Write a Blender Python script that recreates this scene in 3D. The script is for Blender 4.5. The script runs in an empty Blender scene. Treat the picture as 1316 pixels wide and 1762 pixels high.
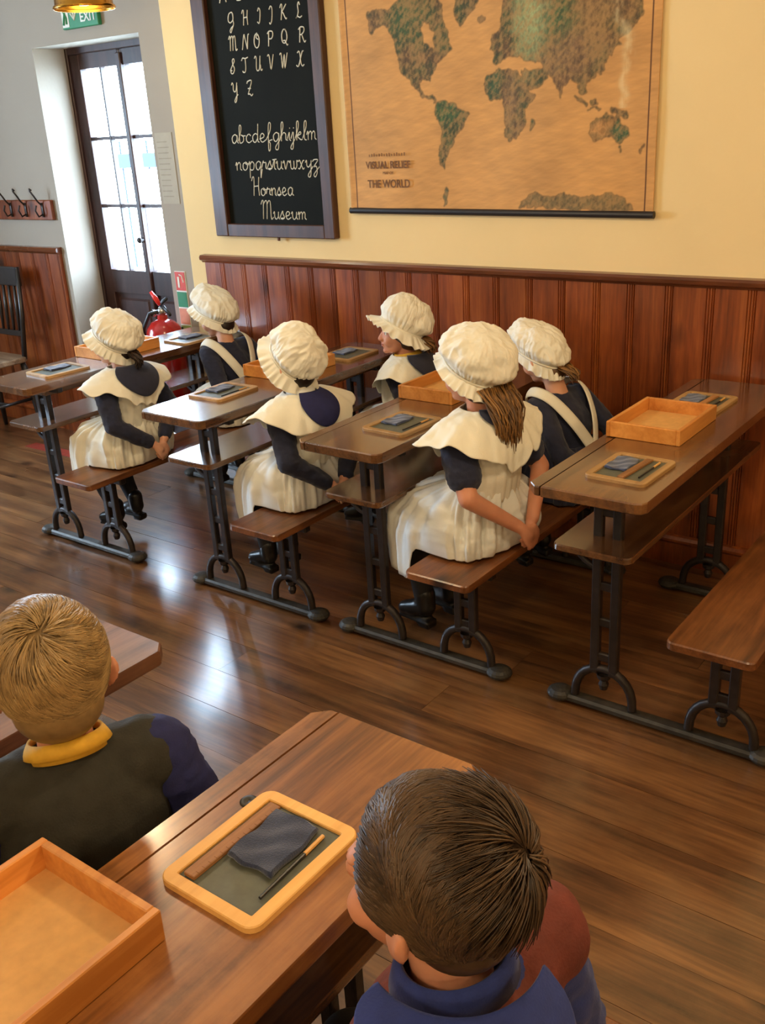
import bpy, bmesh, math, random
import numpy as np
from mathutils import Vector, Matrix

# ---------------------------------------------------------------- camera, world, lights, exposure
sc = bpy.context.scene
COL = sc.collection
F_PX = 1669.46; PITCH = -0.3825; ROLL = -0.0592; YAW = 0.6637; CAM_H = 1.5045
def cam_axes():
    cy, sy = math.cos(YAW), math.sin(YAW); cp, sp = math.cos(PITCH), math.sin(PITCH)
    F = Vector((-sy * cp, cy * cp, sp)); r = Vector((cy, sy, 0)); u = r.cross(F)
    cr, sr = math.cos(ROLL), math.sin(ROLL)
    return cr * r + sr * u, -sr * r + cr * u, F
r_, u_, F_ = cam_axes()
cd = bpy.data.cameras.new('camera'); cam = bpy.data.objects.new('camera', cd); COL.objects.link(cam)
cd.sensor_fit = 'HORIZONTAL'; cd.sensor_width = 36; cd.lens = 36 * F_PX / 1316; cd.clip_start = 0.05
M4 = Matrix.Identity(4)
for i in range(3):
    M4[i][0] = r_[i]; M4[i][1] = u_[i]; M4[i][2] = -F_[i]
M4[2][3] = CAM_H
cam.matrix_world = M4
sc.camera = cam

w = bpy.data.worlds.new('sky'); sc.world = w; w.use_nodes = True
bg = w.node_tree.nodes['Background']; bg.inputs[0].default_value = (0.58, 0.78, 1.0, 1); bg.inputs[1].default_value = 34.0
sc.view_settings.view_transform = 'Standard'; sc.view_settings.look = 'None'
sc.view_settings.gamma = 1; sc.view_settings.use_curve_mapping = False
sc.view_settings.exposure = 0.56

def area(name, loc, rot, sx, sy, power, color, portal=False):
    l = bpy.data.lights.new(name, 'AREA'); l.shape = 'RECTANGLE'; l.size = sx; l.size_y = sy; l.energy = power; l.color = color
    if portal: l.cycles.is_portal = True
    o = bpy.data.objects.new(name, l); COL.objects.link(o); o.location = loc; o.rotation_euler = rot
    return o
WY = 3.10
area('door_daylight_portal', (-3.97, WY + 0.30, 1.34), (math.radians(-90), 0, 0), 0.8, 1.1, 1, (1, 1, 1), True)
area('window_daylight_portal', (-5.74, 1.1, 1.425), (0, math.radians(-90), 0), .95, 1.1, 1, (1, 1, 1), True)
LAMP_W = 16.5
WARM = (1.0, 0.80, 0.50)

# ---------------------------------------------------------------- helpers
rng = random.Random(7)
def link(o, parent=None):
    COL.objects.link(o)
    if parent is not None: o.parent = parent
    return o
def thing(name, label, cat, loc=(0, 0, 0), rz=0, group=None, ob=None):
    o = ob or link(bpy.data.objects.new(name, None))
    if ob is None: o.empty_display_size = 0.05
    if ob is None or loc != (0, 0, 0): o.location = loc
    if rz: o.rotation_euler = (0, 0, rz)
    o['label'] = label; o['category'] = cat
    if group: o['group'] = group
    return o
class G:
    """mesh collector"""
    def __init__(s): s.v = []; s.f = []; s.n = 0
    def add(s, V, F):
        V = np.asarray(V, float).reshape(-1, 3); s.v.append(V); s.f += [tuple(i + s.n for i in f) for f in F]; s.n += len(V); return s
    def bm(s, b):
        b.verts.index_update(); return s.add([v.co[:] for v in b.verts], [[v.index for v in f.verts] for f in b.faces])
    def arr(s): return np.vstack(s.v)
    def box(s, x0, x1, y0, y1, z0, z1, b=0.0, seg=1):
        bm_ = bmesh.new(); bmesh.ops.create_cube(bm_, size=1)
        for v in bm_.verts:
            v.co = (x0 + (v.co.x + .5) * (x1 - x0), y0 + (v.co.y + .5) * (y1 - y0), z0 + (v.co.z + .5) * (z1 - z0))
        if b > 0:
            bmesh.ops.bevel(bm_, geom=bm_.edges[:] , offset=b, segments=seg, affect='EDGES', profile=.5)
        s.bm(bm_); bm_.free(); return s
    def plate(s, pts, z0, z1, b=0.002):
        """prism from outline pts with a small chamfered rim"""
        P = np.array(pts, float); c = P.mean(0); n = len(P)
        d = P - c; L = np.linalg.norm(d, axis=1, keepdims=True); I = P - d / L * b * 1.3
        rings = [(I, z0), (P, z0 + b), (P, z1 - b), (I, z1)]
        V = np.vstack([np.c_[q, np.full(n, z)] for q, z in rings]); Fc = []
        for k in range(3):
            for i in range(n):
                j = (i + 1) % n; Fc.append((k * n + i, k * n + j, (k + 1) * n + j, (k + 1) * n + i))
        Fc.append(tuple(range(n - 1, -1, -1))); Fc.append(tuple(3 * n + i for i in range(n)))
        return s.add(V, Fc)
    def frame(s, outer, inner, z0, z1, b=.0015):
        O = np.array(outer, float); I = np.array(inner, float); n = len(O)
        c = O.mean(0)
        def off(P, t):
            d = P - c; return P + d / np.linalg.norm(d, axis=1, keepdims=True) * t
        rings = [(O, z0), (O, z1 - b), (off(O, -b), z1), (off(I, b), z1), (I, z1 - b), (I, z0)]
        V = np.vstack([np.c_[q, np.full(n, z)] for q, z in rings]); Fc = []
        for k in range(6):
            k2 = (k + 1) % 6
            for i in range(n):
                j = (i + 1) % n; Fc.append((k * n + i, k * n + j, k2 * n + j, k2 * n + i))
        return s.add(V, Fc)
    def tube(s, pts, rad, n=8, caps=True, flat=None):
        P = np.array(pts, float); m = len(P); rad = np.broadcast_to(np.asarray(rad, float), (m,))
        T = np.gradient(P, axis=0); T /= np.linalg.norm(T, axis=1, keepdims=True) + 1e-12
        up = np.array([0, 0, 1.]) if abs(T[0] @ [0, 0, 1]) < .9 else np.array([1., 0, 0])
        N = np.cross(T[0], up); N /= np.linalg.norm(N); V = []
        ang = np.linspace(0, 2 * np.pi, n, endpoint=False)
        for i in range(m):
            N = N - (N @ T[i]) * T[i]; N /= np.linalg.norm(N); B = np.cross(T[i], N)
            fl = 1 if flat is None else flat
            V.append(P[i] + rad[i] * (np.cos(ang)[:, None] * N + fl * np.sin(ang)[:, None] * B))
        Fc = []
        for k in range(m - 1):
            for i in range(n):
                j = (i + 1) % n; Fc.append((k * n + i, k * n + j, (k + 1) * n + j, (k + 1) * n + i))
        if caps: Fc.append(tuple(range(n - 1, -1, -1))); Fc.append(tuple((m - 1) * n + i for i in range(n)))
        return s.add(np.vstack(V), Fc)
    def lathe(s, prof, c=(0, 0, 0), n=20, axis='z'):
        prof = np.array(prof, float); a = np.linspace(0, 2 * np.pi, n, endpoint=False); V = []
        for r, z in prof:
            r = max(r, 1e-5)
            P = np.c_[r * np.cos(a), r * np.sin(a), np.full(n, z)]
            if axis == 'y': P = P[:, [0, 2, 1]] * [1, 1, 1]
            if axis == 'x': P = P[:, [2, 0, 1]]
            V.append(P + np.array(c))
        Fc = []
        for k in range(len(prof) - 1):
            for i in range(n):
                j = (i + 1) % n; Fc.append((k * n + i, k * n + j, (k + 1) * n + j, (k + 1) * n + i))
        return s.add(np.vstack(V), Fc)
    def ell(s, c, r, R=None, n=20, m=12):
        V = []; 
        for k in range(m + 1):
            t = math.pi * k / m
            for i in range(n):
                p = 2 * math.pi * i / n; V.append((max(math.sin(t), 1e-3) * math.cos(p), max(math.sin(t), 1e-3) * math.sin(p), math.cos(t)))
        V = np.array(V) * np.array(r)
        if R is not None: V = V @ np.array(R).T
        Fc = []
        for k in range(m):
            for i in range(n):
                j = (i + 1) % n; Fc.append((k * n + i, (k + 1) * n + i, (k + 1) * n + j, k * n + j))
        Fc.append(tuple(range(n))); Fc.append(tuple(m * n + i for i in range(n - 1, -1, -1)))
        return s.add(V + np.array(c), Fc)
    def caps(s, p0, p1, r0, r1, n=16):
        p0 = np.array(p0, float); p1 = np.array(p1, float); d = p1 - p0; L = np.linalg.norm(d); d /= L
        prof = [(-math.cos(t) * r0, math.sin(t) * r0) for t in np.linspace(0.05, math.pi / 2, 5)] + [(L + math.sin(t) * r1, math.cos(t) * r1) for t in np.linspace(0, math.pi / 2 - .05, 5)]
        up = np.array([0, 0, 1.]) if abs(d[2]) < .9 else np.array([1., 0, 0])
        N = np.cross(d, up); N /= np.linalg.norm(N); B = np.cross(d, N); a = np.linspace(0, 2 * np.pi, n, endpoint=False)
        V = np.vstack([p0 + d * h + q * (np.cos(a)[:, None] * N + np.sin(a)[:, None] * B) for h, q in prof]); m = len(prof); Fc = []
        for k in range(m - 1):
            for i in range(n):
                j = (i + 1) % n; Fc.append((k * n + i, k * n + j, (k + 1) * n + j, (k + 1) * n + i))
        Fc.append(tuple(range(n - 1, -1, -1))); Fc.append(tuple((m - 1) * n + i for i in range(n)))
        return s.add(V, Fc)
    def chain(s, pts, rads):
        for i in range(len(pts) - 1): s.caps(pts[i], pts[i + 1], rads[i], rads[i + 1])
        return s
    def grid(s, P, closed=False):
        m, n, _ = P.shape; Fc = []
        for i in range(m - 1):
            for j in range(n if closed else n - 1):
                k = (j + 1) % n; Fc.append((i * n + j, i * n + k, (i + 1) * n + k, (i + 1) * n + j))
        return s.add(P.reshape(-1, 3), Fc)
    def mesh(s, name, smooth=False):
        me = bpy.data.meshes.new(name); me.from_pydata(s.arr().tolist(), [], s.f); me.update()
        bm_ = bmesh.new(); bm_.from_mesh(me); bmesh.ops.recalc_face_normals(bm_, faces=bm_.faces); bm_.to_mesh(me); bm_.free()
        if smooth: me.shade_smooth()
        return me
    def obj(s, name, mat, parent=None, smooth=False, solid=0.0, angle=None):
        me = s.mesh(name, smooth or angle is not None)
        if angle is not None:
            try: me.set_sharp_from_angle(angle=math.radians(angle))
            except Exception: pass
        if mat: me.materials.append(mat)
        o = link(bpy.data.objects.new(name, me), parent)
        if solid:
            md = o.modifiers.new('solid', 'SOLIDIFY'); md.thickness = solid; md.offset = 0
        return o
def fuse(g, voxel=.005, it=4, fac=.6):
    me = g.mesh('tmp'); o = bpy.data.objects.new('tmp', me); COL.objects.link(o)
    m = o.modifiers.new('r', 'REMESH'); m.mode = 'VOXEL'; m.voxel_size = voxel
    m2 = o.modifiers.new('s', 'SMOOTH'); m2.iterations = it; m2.factor = fac
    dg = bpy.context.evaluated_depsgraph_get(); dg.update()
    new = bpy.data.meshes.new_from_object(o.evaluated_get(dg))
    bpy.data.objects.remove(o); bpy.data.meshes.remove(me); new.shade_smooth(); return new
def mverts(me):
    a = np.empty(len(me.vertices) * 3); me.vertices.foreach_get('co', a); return a.reshape(-1, 3)
def mnorm(me):
    a = np.empty(len(me.vertices) * 3); me.vertices.foreach_get('normal', a); return a.reshape(-1, 3)
def mset(me, V): me.vertices.foreach_set('co', np.ascontiguousarray(V).ravel()); me.update()
def mobj(name, me, mat, parent):
    me.name = name; me.materials.clear(); me.materials.append(mat); return link(bpy.data.objects.new(name, me), parent)
def noise(P, freq, seed=0, octv=3, stretch=(1, 1, 1)):
    """smooth pseudo noise -1..1"""
    R = np.random.RandomState(seed); P = np.asarray(P) * np.array(stretch); out = 0; amp = 1; tot = 0
    for o in range(octv):
        acc = 0
        for k in range(5):
            d = R.normal(size=3); d /= np.linalg.norm(d); e = R.normal(size=3); ph = R.uniform(0, 6.28, 2)
            acc = acc + np.sin(freq * (P @ d) * 6.28 + ph[0] + 1.7 * np.sin(freq * .6 * (P @ e) * 6.28 + ph[1]))
        out = out + amp * acc / 2.6; tot += amp; amp *= .5; freq *= 2.1
    return out / tot
def rotz(a): c, s = math.cos(a), math.sin(a); return np.array([[c, -s, 0], [s, c, 0], [0, 0, 1.]])
def roty(a): c, s = math.cos(a), math.sin(a); return np.array([[c, 0, s], [0, 1, 0], [-s, 0, c]])
def rotx(a): c, s = math.cos(a), math.sin(a); return np.array([[1, 0, 0], [0, c, -s], [0, s, c]])
def rrect(x0, x1, y0, y1, r, n=5):
    P = []
    for cx, cy, a0 in ((x1 - r, y1 - r, 0), (x0 + r, y1 - r, 90), (x0 + r, y0 + r, 180), (x1 - r, y0 + r, 270)):
        for k in range(n + 1):
            a = math.radians(a0 + 90 * k / n); P.append((cx + r * math.cos(a), cy + r * math.sin(a)))
    return P

# ---------------------------------------------------------------- materials
def srgb(r, g, b):
    f = lambda c: (c / 255 / 12.92) if c / 255 <= .04045 else ((c / 255 + .055) / 1.055) ** 2.4
    return (f(r), f(g), f(b), 1)
def newmat(name):
    m = bpy.data.materials.new(name); m.use_nodes = True; nt = m.node_tree; return m, nt, nt.nodes['Principled BSDF']
def node(nt, t, **kw):
    n = nt.nodes.new(t)
    for k, v in kw.items():
        if k in n.inputs: n.inputs[k].default_value = v
        else: setattr(n, k, v)
    return n
def ramp(nt, fac, stops):
    r = nt.nodes.new('ShaderNodeValToRGB'); e = r.color_ramp.elements
    e[0].position, e[0].color = stops[0]; e[1].position, e[1].color = stops[-1]
    for p, c in stops[1:-1]:
        q = e.new(p); q.color = c
    nt.links.new(fac, r.inputs[0]); return r.outputs[0]
def plain(name, c, rough=.6, metal=0, var=.12, scale=30, bump=0.0, bscale=80, spec=.5, sheen=0, sss=0, coat=0):
    m, nt, b = newmat(name)
    tc = node(nt, 'ShaderNodeTexCoord'); n = node(nt, 'ShaderNodeTexNoise', Scale=scale, Detail=4.0)
    nt.links.new(tc.outputs['Object'], n.inputs['Vector'])
    lo = tuple(x * (1 - var) for x in c[:3]) + (1,); hi = tuple(min(1, x * (1 + var)) for x in c[:3]) + (1,)
    nt.links.new(ramp(nt, n.outputs['Fac'], [(.3, lo), (.7, hi)]), b.inputs['Base Color'])
    b.inputs['Roughness'].default_value = rough; b.inputs['Metallic'].default_value = metal; b.inputs['Specular IOR Level'].default_value = spec
    if sheen: b.inputs['Sheen Weight'].default_value = sheen
    if coat: b.inputs['Coat Weight'].default_value = coat; b.inputs['Coat Roughness'].default_value = .15
    if sss:
        b.inputs['Subsurface Weight'].default_value = sss; b.inputs['Subsurface Radius'].default_value = (.02, .008, .004); b.inputs['Subsurface Scale'].default_value = .3
    if bump:
        n2 = node(nt, 'ShaderNodeTexNoise', Scale=bscale, Detail=3.0); nt.links.new(tc.outputs['Object'], n2.inputs['Vector'])
        bp = node(nt, 'ShaderNodeBump', Strength=bump, Distance=.002); nt.links.new(n2.outputs['Fac'], bp.inputs['Height']); nt.links.new(bp.outputs[0], b.inputs['Normal'])
    return m
def wood(name, dark, mid, light, axis='y', rough=.35, scale=9, knots=False, spec=.5, wear=0.0, wearc=None, coat=0.0, seedvar=.12, bump=.15):
    m, nt, b = newmat(name)
    tc = node(nt, 'ShaderNodeTexCoord'); oi = node(nt, 'ShaderNodeObjectInfo')
    add = node(nt, 'ShaderNodeVectorMath', operation='ADD'); mul = node(nt, 'ShaderNodeVectorMath', operation='SCALE'); mul.inputs['Scale'].default_value = 37.0
    cmb = node(nt, 'ShaderNodeCombineXYZ')
    for i in range(3): nt.links.new(oi.outputs['Random'], cmb.inputs[i])
    nt.links.new(cmb.outputs[0], mul.inputs[0]); nt.links.new(tc.outputs['Object'], add.inputs[0]); nt.links.new(mul.outputs[0], add.inputs[1])
    mp = node(nt, 'ShaderNodeMapping'); s = {'x': (.07, 1, 1), 'y': (1, .07, 1), 'z': (1, 1, .07)}[axis]
    mp.inputs['Scale'].default_value = s; nt.links.new(add.outputs[0], mp.inputs['Vector'])
    n = node(nt, 'ShaderNodeTexNoise', Scale=scale * 3, Detail=6.0, Roughness=.6, Distortion=.6); nt.links.new(mp.outputs[0], n.inputs['Vector'])
    n2 = node(nt, 'ShaderNodeTexNoise', Scale=scale * 22, Detail=3.0); nt.links.new(mp.outputs[0], n2.inputs['Vector'])
    mx = node(nt, 'ShaderNodeMath', operation='MULTIPLY_ADD'); mx.inputs[1].default_value = .35
    nt.links.new(n2.outputs['Fac'], mx.inputs[0]); 
    sb = node(nt, 'ShaderNodeMath', operation='MULTIPLY_ADD'); sb.inputs[1].default_value = 1.0; sb.inputs[2].default_value = -.17
    nt.links.new(n.outputs['Fac'], sb.inputs[0]); nt.links.new(sb.outputs[0], mx.inputs[2])
    colr = ramp(nt, mx.outputs[0], [(.3, dark), (.5, mid), (.72, light)])
    big = node(nt, 'ShaderNodeTexNoise', Scale=3.5, Detail=3.0); nt.links.new(add.outputs[0], big.inputs['Vector'])
    hs = node(nt, 'ShaderNodeHueSaturation'); nt.links.new(colr, hs.inputs['Color'])
    mr = node(nt, 'ShaderNodeMapRange'); mr.inputs['To Min'].default_value = 1 - seedvar; mr.inputs['To Max'].default_value = 1 + seedvar
    nt.links.new(oi.outputs['Random'], mr.inputs['Value'])
    mr2 = node(nt, 'ShaderNodeMapRange'); mr2.inputs['From Min'].default_value = .3; mr2.inputs['From Max'].default_value = .7; mr2.inputs['To Min'].default_value = .8; mr2.inputs['To Max'].default_value = 1.2
    nt.links.new(big.outputs['Fac'], mr2.inputs['Value']); mm = node(nt, 'ShaderNodeMath', operation='MULTIPLY'); nt.links.new(mr.outputs[0], mm.inputs[0]); nt.links.new(mr2.outputs[0], mm.inputs[1])
    nt.links.new(mm.outputs[0], hs.inputs['Value']); out = hs.outputs[0]
    if knots:
        v = node(nt, 'ShaderNodeTexVoronoi', Scale=4.2); mk = node(nt, 'ShaderNodeMapping'); mk.inputs['Scale'].default_value = {'x': (.6, 1, 1), 'y': (1, .6, 1), 'z': (1, 1, .6)}[axis]
        nt.links.new(add.outputs[0], mk.inputs['Vector']); nt.links.new(mk.outputs[0], v.inputs['Vector'])
        kr = ramp(nt, v.outputs['Distance'], [(.05, (1, 1, 1, 1)), (.1, (.55, .55, .55, 1)), (.17, (0, 0, 0, 1))])
        mi = node(nt, 'ShaderNodeMix', data_type='RGBA'); nt.links.new(kr, mi.inputs[0]); nt.links.new(out, mi.inputs[6]); mi.inputs[7].default_value = tuple(x * .35 for x in dark[:3]) + (1,); out = mi.outputs[2]
    if wear:
        wn = node(nt, 'ShaderNodeTexNoise', Scale=5.5, Detail=8.0, Roughness=.7); nt.links.new(add.outputs[0], wn.inputs['Vector'])
        wr = ramp(nt, wn.outputs['Fac'], [(.48, (0, 0, 0, 1)), (.75, (wear, wear, wear, 1))])
        mi = node(nt, 'ShaderNodeMix', data_type='RGBA'); nt.links.new(wr, mi.inputs[0]); nt.links.new(out, mi.inputs[6]); mi.inputs[7].default_value = wearc or light; out = mi.outputs[2]
    nt.links.new(out, b.inputs['Base Color'])
    rr = node(nt, 'ShaderNodeMapRange'); rr.inputs['To Min'].default_value = rough * .75; rr.inputs['To Max'].default_value = rough * 1.35
    nt.links.new(big.outputs['Fac'], rr.inputs['Value']); nt.links.new(rr.outputs[0], b.inputs['Roughness']); b.inputs['Specular IOR Level'].default_value = spec
    if coat: b.inputs['Coat Weight'].default_value = coat; b.inputs['Coat Roughness'].default_value = rough * .6
    bp = node(nt, 'ShaderNodeBump', Strength=bump, Distance=.002); nt.links.new(mx.outputs[0], bp.inputs['Height']); nt.links.new(bp.outputs[0], b.inputs['Normal'])
    return m
S = srgb
M = {}
M['wall'] = plain('warm_cream_plaster', S(232, 204, 150), .9, var=.03, scale=3, bump=.25, bscale=60)
M['wall2'] = plain('greyer_plaster', S(160, 151, 138), .9, var=.03, scale=3, bump=.25, bscale=60)  # greyer tone than the cream plaster right of the door
M['ceil'] = plain('ceiling_plaster', S(225, 215, 195), .9, var=.03)
M['table'] = wood('dark_desk_wood', S(62, 38, 22), S(92, 58, 32), S(118, 78, 44), 'y', .24, 8, wear=.25, wearc=S(130, 92, 56), coat=1.0)
M['tablef'] = wood('worn_lamplit_desk_wood', S(96, 56, 26), S(140, 86, 42), S(172, 112, 58), 'y', .3, 8, wear=.45, wearc=S(184, 128, 72), coat=1.0)  # worn desk wood, nearer lamplight put into its orange-brown colour
M['table0'] = wood('cool_lit_desk_wood', S(84, 52, 40), S(112, 74, 56), S(132, 92, 70), 'y', .32, 8, wear=.25, wearc=S(140, 102, 80), coat=.2)  # desk wood with cool light painted into the redder brown
M['bench'] = wood('bench_wood', S(70, 38, 18), S(108, 62, 30), S(138, 84, 42), 'y', .35, 8, knots=True, wear=.3, wearc=S(150, 96, 52), coat=.2)
M['floor'] = wood('worn_floor_boards', S(62, 40, 24), S(102, 66, 38), S(138, 94, 54), 'x', .3, 5, knots=True, wear=.55, wearc=S(124, 92, 58), seedvar=.06, spec=.5, bump=.2, coat=1.0)
M['pine'] = wood('varnished_pine', S(92, 40, 14), S(130, 62, 24), S(158, 86, 36), 'z', .32, 6, knots=True, seedvar=.16, coat=.2)
M['rail'] = wood('dark_rail_wood', S(80, 38, 18), S(104, 54, 26), S(124, 68, 34), 'x', .28, 8, coat=.4)
M['door'] = wood('dark_door_wood', S(44, 26, 24), S(58, 35, 31), S(70, 44, 38), 'z', .42, 8)
M['boardframe'] = wood('blackboard_frame_wood', S(48, 24, 16), S(66, 36, 24), S(86, 50, 32), 'z', .45, 8)
M['tray'] = wood('light_tray_wood', S(186, 116, 48), S(208, 138, 66), S(222, 156, 82), 'y', .45, 6)
M['traybase'] = plain('tray_plywood', S(214, 164, 98), .55, var=.08, scale=60)
M['slatewood'] = wood('slate_frame_wood', S(206, 150, 76), S(222, 168, 92), S(232, 182, 106), 'y', .45, 6, seedvar=.05)
M['oldslatewood'] = wood('old_slate_frame_wood', S(140, 104, 62), S(164, 126, 78), S(184, 146, 94), 'y', .45, 6, seedvar=.05)
M['slate'] = plain('slate_stone', S(88, 90, 78), .5, var=.15, scale=60)
M['felt'] = plain('navy_felt', S(40, 50, 80), .95, var=.2, scale=300, bump=.5, bscale=500, sheen=.4)
M['ruler'] = wood('ruler_wood', S(128, 84, 46), S(158, 108, 62), S(176, 124, 74), 'y', .5, 8)
M['iron'] = plain('black_cast_iron', S(42, 34, 32), .45, var=.3, scale=40, bump=.4, bscale=60, metal=.3)
M['ironfoot'] = plain('worn_iron_foot', S(56, 52, 46), .5, var=.35, scale=30, bump=.4, bscale=60, metal=.3)
M['board'] = plain('blackboard_slate', S(17, 19, 15), .8, var=.18, scale=12, spec=.15)
M['chalk'] = plain('chalk', S(212, 210, 196), .95, var=.1, scale=200)
M['cotton'] = plain('cream_cotton', S(232, 228, 212), .85, var=.03, scale=20, bump=.25, bscale=300, sheen=.1)
M['cottonback'] = plain('white_cotton', S(228, 228, 222), .85, var=.03, scale=20, bump=.25, bscale=300)
M['cap'] = plain('mob_cap_cotton', S(232, 228, 214), .85, var=.03, scale=20, bump=.3, bscale=300)
M['navy'] = plain('navy_wool', S(30, 34, 58), .9, var=.15, scale=60, bump=.4, bscale=400, sheen=.15)
M['blue'] = plain('royal_blue_cotton', S(32, 48, 116), .85, var=.12, scale=60, bump=.3, bscale=400, sheen=.1)
M['blue2'] = plain('navy_blue_jumper', S(30, 34, 84), .9, var=.12, scale=60, bump=.3, bscale=400)
M['charcoal'] = plain('charcoal_waistcoat', S(42, 40, 32), .85, var=.2, scale=40, bump=.4, bscale=300)
M['maroon'] = plain('maroon_waistcoat', S(106, 46, 36), .8, var=.2, scale=30, bump=.4, bscale=300)
M['yellow'] = plain('mustard_yellow_cotton', S(206, 158, 44), .8, var=.1, scale=60)
M['skin'] = plain('skin', S(214, 158, 128), .5, var=.06, scale=25, sss=.15, spec=.35)
M['skin2'] = plain('skin_warm', S(206, 142, 112), .5, var=.06, scale=25, sss=.15, spec=.35)
M['stock'] = plain('black_stocking', S(30, 28, 30), .85, var=.15)
M['shoe'] = plain('black_leather', S(24, 22, 22), .32, var=.15)
M['eyew'] = plain('eye_white', S(235, 232, 226), .2, var=.02); M['iris'] = plain('dark_iris', S(46, 32, 24), .15, var=.1)
M['lip'] = plain('lips', S(190, 110, 100), .45, var=.05)
M['brass'] = plain('brass', S(196, 138, 50), .25, metal=1, var=.1)
M['steel'] = plain('chrome_steel', S(190, 192, 194), .25, metal=1, var=.05)
M['red'] = plain('red_enamel', S(176, 22, 18), .22, var=.05, coat=.5)
M['redpl'] = plain('red_plastic', S(216, 40, 26), .4, var=.05)
M['blackpl'] = plain('black_rubber', S(24, 24, 26), .4, var=.05)
M['white'] = plain('white_print', S(226, 226, 218), .6, var=.03)
M['green'] = plain('safety_green', S(38, 128, 84), .45, var=.06)
M['signred'] = plain('safety_red', S(200, 66, 50), .5, var=.06)
M['paper'] = plain('notice_paper', S(170, 162, 146), .8, var=.04)
M['print'] = plain('grey_print', S(150, 143, 126), .8, var=.1)
M['ink'] = plain('map_ink', S(112, 72, 36), .8, var=.1)
M['roller'] = plain('black_map_roller', S(30, 26, 30), .4, var=.1)
M['chair'] = plain('dark_chair_wood', S(34, 30, 30), .35, var=.2, coat=.2)
M['chairseat'] = wood('pale_worn_seat', S(96, 76, 58), S(134, 110, 86), S(160, 136, 110), 'x', .35, 8)
M['ground'] = plain('pale_paving', S(190, 190, 186), .9, var=.1, scale=3)
M['bluewall'] = plain('blue_grey_fence_paint', S(16, 30, 48), .9, var=.1)
M['redfloor'] = plain('faded_red_floor_paint', S(136, 50, 36), .45, var=.2, scale=30)
M['sill'] = plain('white_gloss_paint', S(220, 220, 214), .35, var=.03)
def glassmat():
    m, nt, b = newmat('window_glass'); nt.nodes.remove(b)
    t = node(nt, 'ShaderNodeBsdfTransparent'); g = node(nt, 'ShaderNodeBsdfGlossy', Roughness=.02); fr = node(nt, 'ShaderNodeLayerWeight', Blend=.5); pw = node(nt, 'ShaderNodeMath', operation='POWER'); pw.inputs[1].default_value = 4.0; nt.links.new(fr.outputs['Facing'], pw.inputs[0])
    ad = node(nt, 'ShaderNodeMath', operation='MULTIPLY_ADD'); ad.inputs[1].default_value = .6; ad.inputs[2].default_value = .03; nt.links.new(pw.outputs[0], ad.inputs[0])
    mx = node(nt, 'ShaderNodeMixShader'); nt.links.new(ad.outputs[0], mx.inputs[0]); nt.links.new(t.outputs[0], mx.inputs[1]); nt.links.new(g.outputs[0], mx.inputs[2])
    nt.links.new(mx.outputs[0], nt.nodes['Material Output'].inputs[0]); return m
M['glass'] = glassmat()
def emit(name, c, st):
    m, nt, b = newmat(name); b.inputs['Emission Color'].default_value = c; b.inputs['Emission Strength'].default_value = st; b.inputs['Base Color'].default_value = c; return m
M['bulb'] = emit('lamp_bulb', (.75, 1.0, .9, 1), 6.0)
def hairmat(name, dark, light):
    m, nt, b = newmat(name); a = node(nt, 'ShaderNodeAttribute', attribute_name='tone')
    tc = node(nt, 'ShaderNodeTexCoord'); n = node(nt, 'ShaderNodeTexNoise', Scale=45.0, Detail=4.0); nt.links.new(tc.outputs['Object'], n.inputs['Vector'])
    ad = node(nt, 'ShaderNodeMath', operation='MULTIPLY_ADD'); ad.inputs[1].default_value = .6; nt.links.new(a.outputs['Fac'], ad.inputs[0]); 
    sc2 = node(nt, 'ShaderNodeMath', operation='MULTIPLY'); sc2.inputs[1].default_value = .5; nt.links.new(n.outputs['Fac'], sc2.inputs[0]); nt.links.new(sc2.outputs[0], ad.inputs[2])
    nt.links.new(ramp(nt, ad.outputs[0], [(.15, dark), (.85, light)]), b.inputs['Base Color']); b.inputs['Roughness'].default_value = .42; b.inputs['Specular IOR Level'].default_value = .4
    return m
M['hairbrown'] = hairmat('dark_brown_hair', S(32, 23, 17), S(98, 74, 52)); M['hairblond'] = hairmat('dark_blond_hair', S(80, 60, 36), S(176, 144, 96)); M['hairgirl'] = hairmat('brown_streaked_hair', S(56, 38, 26), S(150, 106, 56)); M['hairblack'] = hairmat('near_black_hair', S(28, 20, 18), S(60, 42, 32))

# ---------------------------------------------------------------- room structure
XL, XR, YF, ZC = -5.7, 2.6, -3.2, 2.75
def struct(o): o['kind'] = 'structure'; return o
fl = struct(G().box(XL - .1, XR + .1, YF - .1, WY + .5, -.12, -.02).obj('floor', M['iron']))
PW = .148; k = 0; y = YF
while y < WY + .23:
    x = XL - rng.uniform(0, 1.5)
    x1 = x
    while x1 < XR:
        x0 = x1; x1 = x0 + rng.uniform(2.2, 3.6)
        a, b = max(x0, XL), min(x1, XR)
        if b - a < .05: continue
        if y > WY - .001:
            a, b = max(a, -4.4), min(b, -3.55)
            if b - a < .05: continue
        dz = rng.uniform(-.0006, .0006)
        G().box(a + .0005, b - .0005, y + .0006, min(y + PW, WY if y < WY - .001 else WY + .235) - .0006, -.025, dz - .0006).obj('plank', M['floor'], fl)
    y = y + PW if (y + PW < WY or y > WY - .001) else WY
# walls
OX0, OX1, OZ = -4.37, -3.60, 1.915
BX0, BX1 = -4.405, -3.55
D = .24
g = G()
g.box(XL - .1, OX0, WY, WY + D, -.1, ZC).box(OX1, -3.44, WY, WY + D, -.1, ZC).box(OX0, OX1, WY, WY + D, OZ, ZC)
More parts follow.
